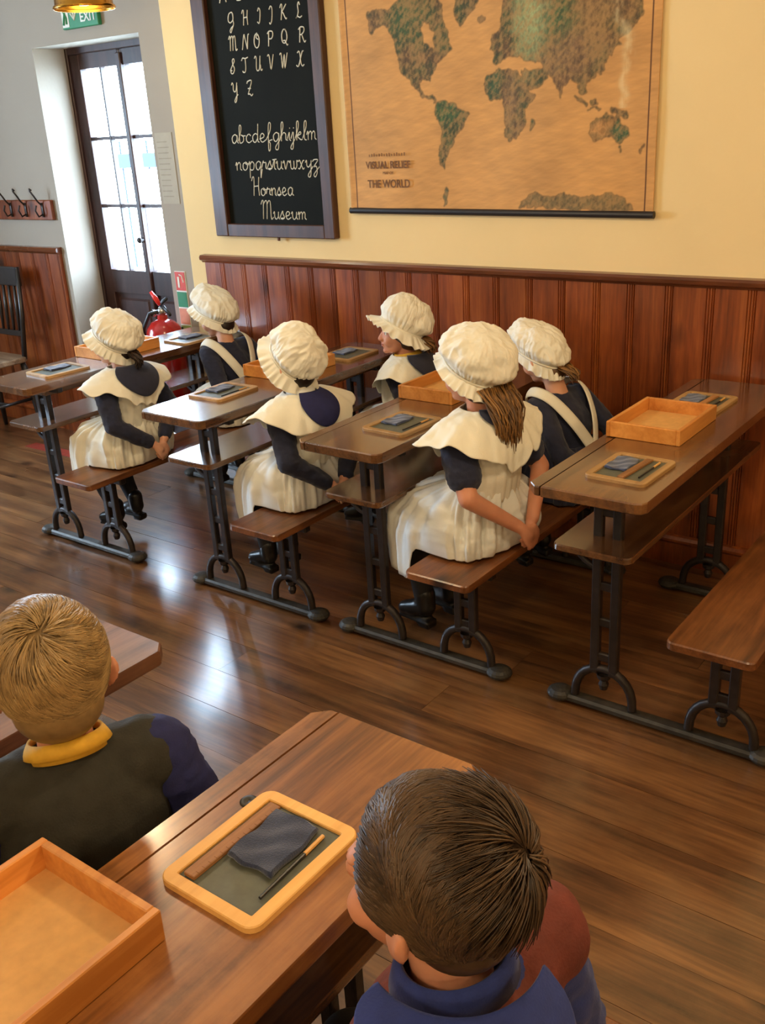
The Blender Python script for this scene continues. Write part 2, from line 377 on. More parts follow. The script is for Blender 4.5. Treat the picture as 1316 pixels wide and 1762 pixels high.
# splayed reveals
wb = struct(g.obj('wall_back', M['wall2']))
rg = G().box(-3.44, XR + .1, WY - .012, WY + D, -.1, ZC, .008, 2).obj('plaster_face', M['wall'], wb)
g = G().box(XL - .15, XL, YF, .5, -.1, ZC).box(XL - .15, XL, 1.65, WY, -.1, ZC).box(XL - .15, XL, .5, 1.65, -.1, .9).box(XL - .15, XL, .5, 1.65, 1.95, ZC)
struct(g.obj('wall_left', M['wall2']))
struct(G().box(XR, XR + .1, YF, WY, -.1, ZC).obj('wall_right', M['wall']))
struct(G().box(XL - .1, XR + .1, YF - .1, YF, -.1, ZC).obj('wall_front', M['wall']))
struct(G().box(XL - .1, XR + .1, YF - .1, WY + D, ZC, ZC + .1).obj('ceiling', M['ceil']))
# window on the left wall (lights the room)
wn = struct(link(bpy.data.objects.new('window_1', None)))
G().box(XL - .12, XL - .05, .5, 1.65, .9, .95).box(XL - .12, XL - .05, .5, 1.65, 1.9, 1.95).box(XL - .12, XL - .05, .5, .55, .95, 1.9).box(XL - .12, XL - .05, 1.6, 1.65, .95, 1.9).obj('window_frame', M['sill'], wn)
G().box(XL - .10, XL - .07, 1.065, 1.085, .95, 1.9).obj('glazing_bar', M['sill'], wn)
G().box(XL - .087, XL - .083, .55, 1.6, .95, 1.9).obj('pane', M['glass'], wn)

# door: pair of narrow glazed leaves deep in the reveal
DY = 3.29
dr = struct(link(bpy.data.objects.new('door_1', None)))
G().box(BX0, BX0 + .05, DY - .01, DY + .07, 0, 1.93, .004).box(BX1 - .05, BX1, DY - .01, DY + .07, 0, 1.93, .004).box(BX0 + .05, BX1 - .05, DY - .01, DY + .07, 1.885, 1.93, .004).obj('door_frame', M['door'], dr)
cx = (BX0 + BX1) / 2
for sgn in (-1, 1):
    L0, L1 = (BX0 + .052, cx - .002) if sgn < 0 else (cx + .002, BX1 - .052)
    gl0, gl1 = (-4.283, -3.992) if sgn < 0 else (-3.962, -3.672)
    lf = G().box(L0, gl0, DY, DY + .045, .01, 1.884, .003).box(gl1, L1, DY, DY + .045, .01, 1.884, .003).box(gl0, gl1, DY, DY + .045, 1.817, 1.884).box(gl0, gl1, DY, DY + .045, .745, .862).box(gl0, gl1, DY, DY + .045, .01, .16).box(gl0, gl1, DY + .018, DY + .03, .16, .745).obj('door_leaf', M['door'], dr)
    G().box(gl0 + .03, gl1 - .03, DY + .006, DY + .03, .19, .715, .01).obj('raised_panel', M['door'], lf)
    mid = (gl0 + gl1) / 2 + .003
    G().box(mid - .0055, mid + .0055, DY + .004, DY + .03, .862, 1.817).obj('glazing_bar', M['door'], lf)
    for z in (1.18, 1.50): G().box(gl0, gl1, DY + .006, DY + .03, z - .008, z + .008).obj('glazing_bar', M['door'], lf)
    for a, b in ((gl0, mid), (mid, gl1)):
        for z0, z1 in ((.862, 1.18), (1.18, 1.5), (1.5, 1.817)):
            G().box(a, b, DY + .014, DY + .018, z0, z1).obj('pane', M['glass'], lf)
G().box(cx - .016, cx + .016, DY - .014, DY + .006, .02, 1.87, .004).obj('meeting_stile', M['door'], dr)
G().lathe([(0, -.03), (.012, -.03), (.016, -.022), (.010, -.012), (.012, 0)], (cx, DY - .012, 1.02), 12, 'y').obj('door_knob', M['iron'], dr, True)
# outside
struct(G().box(-14, 6, WY + D + .02, 16, -.12, -.02).obj('ground', M['ground']))
t = thing('garden_fence', 'blue-grey board fence with thin uprights seen outside through the door panes', 'fence', (-10.05, 8, -.02))
G().plate([(0, 0), (1.9, 0), (1.9, .03), (0, .03)], 1.17, 1.33, .004).obj('fence_board', M['bluewall'], t)
for q in range(8): G().tube([(.1 + q * .24, .05, 0 if q % 4 == 0 else 1.15), (.1 + q * .24, .05, 1.47)], .012, 6).obj('post', M['bluewall'], t)

# wainscot right of door, left of door
def wainscot(name, x0, x1, endx=None):
    wt = struct(link(bpy.data.objects.new(name, None)))
    x = x0; rr = random.Random(3)
    fr = WY - .012 if x0 > -3.5 else WY
    while x < x1 - .01:
        nx = min(x + rr.uniform(.118, .138), x1)
        if x < -4: nx = min(x + .13, x1)
        g = G()
        d = .013; e = .009
        # cross-section with three beads at the right edge
        P = [(x, fr), (x, fr - d + .004), (x + .004, fr - d)]
        bx = nx - .026
        if nx - x > .07:
            P += [(bx, fr - d), (bx + .002, fr - e), (bx + .004, fr - d), (bx + .009, fr - d), (bx + .011, fr - e), (bx + .013, fr - d), (bx + .018, fr - d), (bx + .020, fr - e), (bx + .022, fr - d)]
        P += [(nx - .002, fr - d), (nx - .0005, fr - d + .004), (nx - .0005, fr)]
        n = len(P); V = [(a, b, 0.0) for a, b in P] + [(a, b, .965) for a, b in P]
        g.add(V, [(i, (i + 1) % n, n + (i + 1) % n, n + i) for i in range(n)] + [tuple(range(n)), tuple(range(2 * n - 1, n - 1, -1))])
        g.obj('board', M['pine'], wt)
        x = nx
    prof = [(0, .962), (-.018, .962), (-.022, .968), (-.034, .974), (-.036, .986), (-.030, .994), (0, .996)]
    n = len(prof); g = G(); V = [(x0 - .006, fr + a, b) for a, b in prof] + [(x1 + .004, fr + a, b) for a, b in prof]
    g.add(V, [(i, (i + 1) % n, n + (i + 1) % n, n + i) for i in range(n)] + [tuple(range(n)), tuple(range(2 * n - 1, n - 1, -1))])
    g.obj('dado_rail', M['rail'], wt)
    return wt
wainscot('trim_1', -3.334, XR - .01); wainscot('trim_2', XL + .01, -4.414)
G().box(-4.418, -4.412, WY - .02, WY - .002, 0, .962).obj('end_strip', M['pine'], bpy.data.objects['trim_2'])
def skirting(name, x0, x1, fr):
    prof = [(0, 0), (-.014, 0), (-.014, .075), (-.017, .08), (-.022, .086), (-.022, .094), (-.012, .102), (0, .106)]
    n = len(prof); V = [(x0, fr + a, b) for a, b in prof] + [(x1, fr + a, b) for a, b in prof]
    struct(G().add(V, [(i, (i + 1) % n, n + (i + 1) % n, n + i) for i in range(n)] + [tuple(range(n)), tuple(range(2 * n - 1, n - 1, -1))]).obj(name, M['pine']))
skirting('baseboard_back', -3.334, XR - .01, WY - .0255)
skirting('baseboard_back_left', XL + .01, -4.414, WY - .0135)

# ---------------------------------------------------------------- blackboard with cursive writing
GL = dict(
A="0,0 3,9 4,10 5,9 7,0|1.5,4 6,4", B="1,0 1.5,10 5,10 6,8 5,6 2,5.5|2,5.5 6,5 7,2.5 5,0 1,0", C="7,8 5,10 2,8 1,4 3,0.5 6,1 7,3", D="2,10 1.5,0|0,9 3,10 7,8 7,3 4,0 1.5,0",
E="6,9 4,10 2,8 4,6 2,5 1,2 3,0 6,1.5", F="2,9 4,10 8,9.5|4.5,10 4,2 2,0 0,1|2.5,5 6,5.5", G="6,8 5,10 2,9 1,5 3,3 6,5 6,9|6,5 6.5,2 5,-1 3.5,-3.5 2.5,-2.5 4,-.5 6.5,1",
H="0,8 1,10 2,9 1.5,0|6,10 5.5,5 6,0|1.7,5 5.7,5.3", I="2,8 3,10 4.5,8 4,2 3,0 1.5,1", J="2,8 3.5,10 5,8 4.5,1 3,-1.5 2,-.5", K="1,8 2,10 3,9 2,0|7,10 3,5 4,4.5 6.5,.5 7.5,1",
L="5,8 4,10 3,8 3.5,4 2.5,1 1,0 3,.8 5,0 7,1", M="0,8 1,10 1.8,9 1.5,0|1.8,8 3.5,10 4.5,8.5 4.2,0|4.5,8 6,10 7,8.5 7.3,1 8,0 9,1", N="0,0 .5,1 2,9 3,10|2.7,9.5 5.5,0|5.5,0 6.5,9 7.5,10",
O="4,10 1.5,8 1,3 3,0 5.5,1.5 6,6 4.5,9 3,7 5,5.5", P="2,0 2.5,9.5|1,8.5 3,10 6,9.5 6.5,7 5,5 2.5,5", Q="5,9 3,10 1,7 1.5,2 4,1 6,4 5.5,8 4,10|2.5,2.5 4,2.5 6,-.5 7,0",
R="2,0 2.5,9.5|1,8.5 3,10 6,9.5 6.2,7 4,5.2 2.5,5|4,5.2 6,1 7,0 8,1", S="1,2 3,5 5.5,8 5,10 3.5,9 4,6 5.5,3 4,0 2,0 1.5,1.5 3,2", T="0,8 1.5,9.8 4,9.3 7,10|4,9.3 4.3,3 3.5,0 1.5,0 1,1",
U="0,8.5 1,10 2,8.5 1.8,2 3,0 5,1.5 6,10|6,4 6.3,.8 7.2,0 8,1", V="0,9 1,10 2,8.5 3.5,0 6,10", W="0,9 .8,10 1.6,9 2.5,0 4.5,9 5,0 7.5,10", X="1,9 2.5,10 3.5,8 4.5,2 6,0 7.5,1|7,10 5.5,9 2.5,1 1,0 0,1",
Y="0,8.5 1,10 2,8.5 2,5 3.5,3.5 5,5 6,10|6,8 5.5,-1 4,-4 3,-3 5,0 7,1.5", Z="1,8.5 2,10 6,10 2,1|2,5 5,5|2,1 4,1 5.5,-.2 7,1",
a="4,3.5 2.5,4.3 .8,3 1,.8 2.3,0 4,2 4,4|4,4 4,1 5,0", b="0,1 2,6 2,8.5 1,8 1,1 2,0 3.5,1 3.5,3 2,4 3.5,3.5 5,3.5", c="3.8,3.3 2.5,4.2 1,3 1,1 2.5,0 4.5,1", d="4,3.5 2.5,4.3 .8,3 1,.8 2.3,0 4,2|4.3,9 4,1.2 5,0",
e="0.5,1.5 3,2.3 3.3,3.5 2.2,4.2 1,3 1.2,.8 2.5,0 4.5,1", f="0,1 2.5,5 3,8.5 2,9 1.5,6 1.5,-3.5 2.4,-4 2.6,-1 1.8,.3 4,1", g="4,3.5 2.5,4.3 .8,3 1,.8 2.3,0 4,2 4,4|4,4 3.8,-3 2.5,-4 2,-2.5 5,1",
h="0,1 2,6 2,8.8 1,8 1,0|1,2.5 2.5,4 3.7,3.2 3.8,.8 5,.3", i="0,1 1.3,4 1.3,1 2.2,0|1.5,5.8 1.6,6.2", j="0,1 1.5,4 1.4,-3 .3,-4 0,-2.7 2.5,.7|1.7,5.8 1.8,6.2", k="0,1 2,6 2,8.8 1,8 1,0|1,2 3,4 3.5,3 1.5,2 3.5,.3 4.5,.5",
l="0,1 2,6 2,8.8 1,8 1,1 2.3,0", m="0,2.5 .8,4 1,0|1,2.5 2.2,4 3,3 3,0|3,2.5 4.2,4 5,3 5,.8 6,0", n="0,2.5 .8,4 1,0|1,2.5 2.5,4 3.5,3 3.5,.8 4.5,0", o="3,4 1,3.3 .8,1 2.2,0 3.8,1.2 3.8,3.2 2.5,4.1 3,3 5,3.4",
p="0,2.5 1,4 1,-4|1,2.5 2.5,4.2 4,3 3.5,.5 2,0 1,.8", q="4,3.5 2.5,4.3 .8,3 1,.8 2.3,0 4,2|4,4 4,-4|4,-4 5,.5", r="0,1 1.2,4.3 1.5,3.5 3,3.5 3,1 4,.3", s="0,.8 2,4.3 2.3,3 3.2,1 2,0 .8,.5 3.5,.6",
t="0,1 1.7,5 1.5,1 2.5,0|.3,4.8 3,5", u="0,3 .8,4 1,1 2.2,0 3.5,1.5 3.7,4|3.7,4 3.7,1 4.7,0", v="0,3 .8,4 1.8,0 3.3,3.8 4.5,3.4", w="0,3 .7,4 1,.8 2,0 3,1 3,4|3,1 4,0 5,1.5 5,4 6,3.5",
x="0,3.5 1,4 3,0 4,.5|4,4 3,3.7 1,.2 0,.3", y="0,3 .8,4 1,1.5 2.2,.8 3.7,2.5|3.8,4 3.5,-3 2.3,-4 2,-2.7 5,1", z="0,3.3 1,4.2 3.5,4 1,1 2.5,1 3,-2 1.8,-4 1,-2.7 4.5,.8")
def strokes(ch):
    return [np.array([[float(q) for q in p.split(',')] for p in s.split()]) for s in GL[ch].split('|')]
def spline(P, k=5):
    if len(P) < 3: return P
    Q = np.vstack([2 * P[0] - P[1], P, 2 * P[-1] - P[-2]]); out = []
    for i in range(1, len(Q) - 2):
        for t in np.linspace(0, 1, k, endpoint=False):
            a, b, c, d = Q[i - 1:i + 3]; out.append(.5 * ((2 * b) + (c - a) * t + (2 * a - 5 * b + 4 * c - d) * t * t + (3 * b - a - 3 * c + d) * t ** 3))
    out.append(P[-1]); return np.array(out)
def draw(g, ch, x, z, sx, sz, yy, wdt):
    g = G()
    for st in strokes(ch):
        P = spline(st); P = np.c_[x + (P[:, 0] + P[:, 1] * .08) * sx, np.full(len(P), yy), z + P[:, 1] * sz]
        g.tube(P, wdt, 5, True)
    g.obj('chalk_letter', M['chalk'], bb)
bb = thing('blackboard', 'tall framed blackboard with chalked cursive alphabet, hung left of the world map', 'blackboard', (-2.88, WY - .012, 1.08))
ox, oy, oz = -2.88, WY - .012, 1.08
bx0, bx1, bz0, bz1 = -3.215, -2.545, 1.078, 2.42
ix0, ix1, iz0 = -3.14, -2.60, 1.132
G().box(bx0 - ox, ix0 - ox, -.035, 0, 0, bz1 - oz, .004).box(ix1 - ox, bx1 - ox, -.035, 0, 0, bz1 - oz, .004).box(ix0 - ox, ix1 - ox, -.033, 0, 0, iz0 - oz, .003).box(ix0 - ox, ix1 - ox, -.033, 0, bz1 - oz - .055, bz1 - oz, .003).obj('frame', M['boardframe'], bb)
G().box(ix0 - ox, ix1 - ox, -.012, -.002, iz0 - oz, bz1 - oz - .05).obj('board_surface', M['board'], bb)
G().tube([(.02, -.02, .002), (.02, -.02, -.014)], .006, 8).obj('hanging_peg', M['boardframe'], bb)
g = G(); yy = -.0125; s10 = .0052
def row(chars, xs, z, dz=0):
    for ch, x in zip(chars, xs): draw(g, ch, x - ox - .018, z - oz - .022, s10, s10, yy, .0023)
row('ABCDEF', (-3.05, -2.96, -2.875, -2.80, -2.735, -2.66), 1.992); row('GHIJKL', (-3.02, -2.94, -2.865, -2.805, -2.744, -2.665), 1.902)
row('MNOPQR', (-3.025, -2.952, -2.89, -2.82, -2.745, -2.66), 1.818); row('STUVWX', (-3.035, -2.966, -2.895, -2.825, -2.76, -2.675), 1.737); row('YZ', (-3.036, -2.954), 1.65)
def word(s, x0, x1, z, h, wd=.0021):
    adv = {'m': 6, 'w': 6, 'i': 2.2, 'l': 2.3, 'j': 2.6, 't': 2.7, 's': 3.6, 'f': 4, 'r': 3.9, 'H': 6.8, 'M': 9, 'c': 4.3, 'v': 4.4}
    tot = sum(adv.get(c, 4.7) for c in s); sx = (x1 - x0) / tot; x = x0
    for c in s: draw(g, c, x - ox, z - oz, sx, h / 9, yy, wd); x += adv.get(c, 4.7) * sx
word('abcdefghijklm', -3.085, -2.62, 1.452, .07); word('nopqrstuvwxyz', -3.075, -2.615, 1.346, .07); word('Hornsea', -2.995, -2.765, 1.245, .066); word('Museum', -2.955, -2.705, 1.152, .066)

# ---------------------------------------------------------------- world map
def inpoly(X, Z, P):
    P = np.array(P, float); c = np.zeros(X.shape, bool); j = len(P) - 1
    for i in range(len(P)):
        xi, yi = P[i]; xj, yj = P[j]
        with np.errstate(divide='ignore', invalid='ignore'):
            c ^= ((yi > Z) != (yj > Z)) & (X < (xj - xi) * (Z - yi) / (yj - yi + 1e-12) + xi)
        j = i
    return c
LAND = [
 [(75,50),(110,35),(165,45),(200,20),(230,-60),(330,-70),(370,20),(385,80),(410,160),(425,205),(380,230),(345,280),(330,310),(335,330),(300,315),(285,335),(290,365),(310,385),(340,395),(355,410),(330,405),(290,385),(270,355),(240,320),(215,270),(205,220),(185,160),(165,110),(140,100),(100,150),(85,120),(80,80)],
 [(425,-80),(530,-80),(520,20),(490,50),(470,90),(455,118),(440,90),(435,40)],
 [(530,62),(541,56),(555,62),(556,76),(541,84),(530,78)],
 [(355,410),(400,405),(440,425),(485,455),(478,480),(465,520),(445,545),(420,580),(405,610),(390,640),(380,685),(367,670),(367,600),(378,540),(372,500),(350,455)],
 [(580,140),(575,200),(590,215),(585,255),(600,270),(640,235),(700,230),(720,245),(780,245),(790,280),(740,285),(705,285),(712,320),(740,372),(770,365),(805,320),(800,300),(825,315),(845,360),(860,392),(872,350),(905,312),(925,335),(940,375),(968,375),(958,335),(990,320),(1025,295),(1040,255),(1060,215),(1100,150),(1150,110),(1190,60),(1200,-90),(640,-90),(625,60),(605,120)],
 [(600,283),(640,285),(690,290),(715,320),(740,385),(755,390),(740,420),(720,450),(720,490),(700,520),(685,550),(655,572),(640,560),(632,510),(635,470),(622,430),(620,400),(580,405),(550,385),(545,340),(565,305)],
 [(745,480),(755,485),(748,520),(738,525),(736,500)],
 [(920,380),(945,400),(975,425),(965,432),(930,410)], [(985,400),(1010,395),(1015,425),(990,425)], [(1050,430),(1120,450),(1125,475),(1060,455)], [(960,438),(1020,440),(1018,448),(958,446)],
 [(980,495),(1010,480),(1040,462),(1062,468),(1070,490),(1085,455),(1100,490),(1130,520),(1128,550),(1105,590),(1085,580),(1060,555),(1020,555),(990,568),(980,540)],
 [(1092,598),(1104,598),(1098,608)], [(1205,570),(1195,600),(1175,625),(1170,615),(1190,590)],
 [(690,832),(730,795),(770,785),(800,795),(870,785),(1050,785),(1100,800),(1150,835),(1150,850),(690,840)], [(380,810),(395,760),(408,765),(392,820),(375,835)],
 [(1040,215),(1060,225),(1065,190),(1100,175),(1095,165),(1060,180)]]
HUDSON = [(300,110),(330,90),(345,140),(340,200),(310,160)]
mx0, mx1, mz0, mz1 = -2.464, -1.247, 1.185, 2.06
def crop2map(p):   # photograph-crop coordinates of the print -> flat map metres
    x, y = p[0] / 2.35 + 600, p[1] / 2.35
    d = F_ + (x - 658) / F_PX * r_ - (y - 881) / F_PX * u_; t = (WY - .02) / d.y
    return (t * d.x, CAM_H + t * d.z)
mp_ = thing('wall_map', 'large faded world relief map on a black roller hung on the cream wall', 'map', (-1.855, WY - .012, 1.185))
nx_, nz_ = 520, 360
X, Z = np.meshgrid(np.linspace(mx0, mx1, nx_), np.linspace(mz0, mz1, nz_)); P3 = np.c_[X.ravel(), np.zeros(X.size), Z.ravel()]
wx = noise(P3, 12, 5, 5).reshape(X.shape) * .011; wz = noise(P3, 12, 6, 5).reshape(X.shape) * .011
land = np.zeros(X.shape, bool); near = np.zeros(X.shape, bool)
polys = [[crop2map(p) for p in L] for L in LAND]
for L in polys: land |= inpoly(X + wx, Z + wz, L)
land &= ~inpoly(X + wx, Z + wz, [crop2map(p) for p in HUDSON])
n1 = noise(P3, 11, 11, 4, (1.5, 1, .7)).reshape(X.shape); n2 = noise(P3, 5, 12, 3).reshape(X.shape); n3 = noise(P3, 3, 13, 4, (.5, 1, 2)).reshape(X.shape); n4 = noise(P3, 30, 14, 3, (.4, 1, 2)).reshape(X.shape)
def lin(c): return np.array(S(*c)[:3])
sea = lin((198, 146, 84)); C3 = sea * (1 + .16 * n3[..., None] + .10 * n4[..., None])
gk = 1 / (1 + np.exp(-4 * (n2 + .1)))[..., None]; bk = 1 / (1 + np.exp(-5 * n1))[..., None]
lc = lin((74, 88, 42)) * gk + lin((132, 94, 48)) * (1 - gk); rid = (1 - np.abs(noise(P3, 26, 31, 3, (1.3, 1, .8)).reshape(X.shape)) * 1.6)[..., None]; lc = lc * (.55 + .5 * bk)
def blob(px, py, rx, rz, c, k=1):
    global lc
    a, b = crop2map((px, py)); q = np.exp(-(((X - a + wx * 2) / rx) ** 2 + ((Z - b + wz * 2) / rz) ** 2) ** 1.5)[..., None] * k; lc = lc * (1 - q) + lin(c) * q * (.9 + .25 * bk)
blob(740, 80, .06, .14, (150, 165, 105), .9); blob(870, 80, .055, .10, (60, 96, 48)); blob(395, 445, .045, .04, (60, 98, 48)); blob(240, 90, .09, .07, (60, 90, 44), .8)
blob(660, 420, .035, .10, (136, 100, 60), .8); blob(900, 220, .12, .07, (132, 94, 56), .8); blob(1025, 515, .035, .025, (190, 130, 46)); blob(1100, 540, .035, .05, (60, 92, 52)); blob(580, 350, .035, .05, (58, 88, 52)); blob(1000, 60, .09, .06, (150, 110, 50), .7)
for L, c in ((polys[14], (120, 98, 50)), (polys[15], (96, 96, 56))):
    q = inpoly(X + wx, Z + wz, L)[..., None]; lc = np.where(q, lin(c) * (.85 + .3 * bk), lc)
lc = lc * (.72 + .45 * np.clip(rid, 0, 1)); gg_ = lc.mean(-1, keepdims=True); lc = lc * .82 + gg_ * .18; 
n5 = noise(P3, 45, 33, 2).reshape(X.shape)[..., None]; tan_ = lin((168, 128, 76)); tk = np.clip(.25 + .5 * n5 + .35 * n1[..., None], 0, .6); lc = lc * (1 - tk) + tan_ * tk
al = land.astype(float)
for _ in range(2): al[1:-1, 1:-1] = (al[1:-1, 1:-1] * 2 + al[:-2, 1:-1] + al[2:, 1:-1] + al[1:-1, :-2] + al[1:-1, 2:]) / 6
C3 = lc * al[..., None] + C3 * (1 - al[..., None])
# dark coastline tone
e = land.astype(float); sm = e.copy()
for _ in range(3): sm[1:-1, 1:-1] = (sm[1:-1, 1:-1] * 2 + sm[:-2, 1:-1] + sm[2:, 1:-1] + sm[1:-1, :-2] + sm[1:-1, 2:]) / 6
edge = np.clip(1 - np.abs(sm - .5) * 2.2, 0, 1)[..., None]; C3 = C3 * (1 - .4 * edge)
# pale creases of scuffed canvas, top right
cr_ = np.exp(-((X - (-1.375) + .10 * (Z - 1.75) + n3 * .03) / .014) ** 2) * (Z > 1.5) * np.clip(n1 + .7, 0, 1); C3 = C3 * (1 - .55 * cr_[..., None]) + lin((226, 206, 158)) * .55 * cr_[..., None]
# border line
for q in (.030,):
    bd = ((np.abs(X - mx0 - q) < .0022) | (np.abs(X - mx1 + q) < .0022))[..., None]; C3 = np.where(bd, lin((96, 58, 30)), C3)
C3 = np.clip(C3, 0, 1)
buckle = .004 * np.sin((X - mx0) * 9) + .003 * noise(P3, 1.2, 21, 2).reshape(X.shape)
edgec = .006 * np.exp(-((X - mx0) / .02) ** 2)
V = np.stack([X + 1.855, -.010 - buckle - edgec - .004, Z - 1.185], -1)
gm = G().grid(V); me = gm.mesh('map_sheet', True); ca = me.color_attributes.new('print', 'FLOAT_COLOR', 'POINT')
ca.data.foreach_set('color', np.c_[C3.reshape(-1, 3), np.ones(C3.shape[0] * C3.shape[1])].ravel())
mm, nt, b = newmat('printed_map'); at = node(nt, 'ShaderNodeAttribute', attribute_name='print'); nt.links.new(at.outputs['Color'], b.inputs['Base Color']); b.inputs['Roughness'].default_value = .75
me.materials.append(mm); o = link(bpy.data.objects.new('map_sheet', me), mp_); md = o.modifiers.new('s', 'SOLIDIFY'); md.thickness = .0012
G().tube([(mx0 + 1.855 - .006, -.016, .004), (mx1 + 1.855 + .006, -.016, -.004)], .0115, 14).obj('roller', M['roller'], mp_, angle=40)
def text(body, x, y, z, size, mat, parent, name='lettering', rz=0, align='CENTER', ext=.0004, bold=0.0, sx=1.0):
    cu = bpy.data.curves.new('t', 'FONT'); cu.body = body; cu.size = size; cu.extrude = ext; cu.align_x = align; cu.offset = bold
    tmp = bpy.data.objects.new('t', cu); COL.objects.link(tmp); dg = bpy.context.evaluated_depsgraph_get(); dg.update()
    me = bpy.data.meshes.new_from_object(tmp.evaluated_get(dg)); bpy.data.objects.remove(tmp)
    V = mverts(me); V = np.c_[V[:, 0] * sx, -V[:, 2], V[:, 1]]; V = V @ rotz(rz).T + np.array([x, y, z]); mset(me, V); me.materials.clear(); me.materials.append(mat); me.name = name
    return link(bpy.data.objects.new(name, me), parent)
tx = mx0 + .19 + 1.855
g = G()
for q in range(15): g.box(tx - .085 + q * .0115, tx - .0815 + q * .0115, -.0262, -.0256, .198, .206 + .002 * (q % 3))
g.obj('faint_print', M['ink'], mp_)['kind'] = 'stuff'
text('VISUAL RELIEF', tx, -.026, .156, .036, M['ink'], mp_, bold=.0006, sx=.9); text('MAP OF', tx, -.026, .135, .014, M['ink'], mp_); text('THE WORLD', tx, -.026,   .088, .040, M['ink'], mp_, bold=.0006, sx=.84)

# ---------------------------------------------------------------- door area things
es = thing('exit_sign', 'green and white running man EXIT sign above the door, below the brass lamp', 'sign', (-3.955, WY, 1.966))
G().box(-.128, .128, -.022, -.001, 0, .135, .003).obj('sign_box', M['green'], es)
text('EXIT', .062, -.0235, .022, .055, M['white'], es, bold=.001)
g = G().box(-.122, -.075, -.0238, -.022, .008, .125); g.obj('sign_panel', M['white'], es)
g = G().tube([(-.10, -.0245, .088), (-.097, -.0245, .06), (-.105, -.0245, .04), (-.112, -.0245, .018)], .006, 6).tube([(-.097, -.0245, .06), (-.088, -.0245, .045), (-.09, -.0245, .02)], .005, 6).tube([(-.11, -.0245, .07), (-.098, -.0245, .085), (-.084, -.0245, .07)], .004, 6).ell((-.094, -.0245, .102), (.009, .002, .009), n=10, m=6)
g.obj('running_figure', M['green'], es)
g = G().tube([(-.045, -.0235, .11), (-.035, -.0235, .04)], .004, 6).tube([(-.056, -.0235, .06), (-.035, -.0235, .034), (-.018, -.0235, .065)], .004, 6); g.obj('arrow', M['white'], es)
fs = thing('safety_notice', 'narrow red and green fire point notice on the wall beside the extinguisher', 'sign', (-3.533, WY, .56))
G().box(-.035, .035, -.004, -.0005, 0, .35).obj('backing', M['white'], fs)
G().box(-.032, .032, -.006, -.004, .262, .347).obj('red_panel', M['signred'], fs); G().box(-.017, -.004, -.0075, -.006, .275, .325, .002).tube([(-.002, -.0068, .335), (.015, -.0068, .33), (.022, -.0068, .3)], .003, 6).obj('extinguisher_symbol', M['white'], fs)
G().box(-.032, .032, -.006, -.004, .185, .255).obj('green_panel', M['green'], fs); G().box(-.032, .032, -.006, -.004, .105, .178).obj('pale_red_panel', plain('pale_red', S(214, 140, 110), .6), fs)
G().box(-.032, .032, -.006, -.004, .04, .098).obj('small_green_panel', plain('pale_green', S(150, 176, 110), .6), fs); G().box(-.032, .032, -.006, -.004, .005, .034).obj('dark_red_panel', plain('dark_red_panel', S(120, 40, 30), .6), fs)
nn = thing('paper_notice', 'faded paper notice with faint print on the wall between door and blackboard', 'notice', (-3.525, WY, 1.21))
G().box(-.055, .055, -.003, -.0005, 0, .30).obj('sheet', M['paper'], nn)
g = G()
for q in range(11): g.box(-.046, -.046 + rng.uniform(.06, .09), -.0036, -.003, .03 + q * .023, .034 + q * .023)
g.obj('printed_lines', M['print'], nn)
ex = thing('fire_extinguisher', 'red fire extinguisher hanging by the right edge of the door', 'extinguisher', (-3.665, WY - .085, .22))
ex.location = (-3.575, WY - .105, .23); ex.scale = (1.08, 1, 1)
G().lathe([(0, 0), (.07, 0), (.084, .02), (.085, .30), (.084, .40), (.075, .435), (.052, .462), (.024, .474), (.022, .495), (0, .495)], n=32).obj('cylinder', M['red'], ex, angle=50)
G().lathe([(0, .49), (.016, .49), (.018, .515), (.012, .53), (0, .53)], n=12).obj('valve', M['steel'], ex, True)
G().tube([(0, 0, .525), (.03, -.01, .53), (.085, -.03, .505)], [.006, .007, .006], 8, flat=1.6).obj('carry_handle', M['blackpl'], ex, True)
G().tube([(.055, -.01, .575), (0, 0, .545), (-.01, 0, .54)], [.005, .006, .006], 8, flat=1.6).obj('lever', M['blackpl'], ex, True)
G().tube([(0, -.005, .54), (-.02, -.008, .57), (-.04, -.012, .60)], [.009, .012, .008], 10).obj('tamper_tag', M['redpl'], ex, True)
G().lathe([(0, 0), (.016, 0), (.016, .014), (0, .016)], (-.04, -.02, .50), 16, 'y').obj('gauge', M['steel'], ex, True)
G().tube([(-.01, -.01, .51), (-.05, -.03, .50), (-.085, -.045, .43), (-.092, -.04, .30), (-.092, -.035, .12)], .009, 8).obj('hose', M['blackpl'], ex, True)
G().box(-.025, .025, .083, .098, .30, .42, .003).obj('wall_bracket', M['iron'], ex)
hr = thing('coat_rack', 'reddish wooden coat rack with curved iron hooks on the wall left of door', 'coat rack', (-4.9, WY, 1.13))
G().box(-.6, .492, -.02, -.001, 0, .098, .004).obj('backboard', M['pine'], hr)
for q in (-.45, -.31, -.16, .145, .275, .42):
    sx_ = (-.025 if q < .4 else .0)
    G().tube([(q, -.02, .03), (q, -.05, .02), (q, -.065, .05), (q, -.055, .075)], .0045, 8).tube([(q, -.022, .07), (q, -.045, .095), (q, -.06, .12), (q - .004, -.075, .145), (q - .012, -.07, .155), (q - .014, -.06, .148)], .0045, 8).box(q - .009, q + .009, -.026, -.02, .015, .085, .002).obj('hook', M['iron'], hr, angle=50)
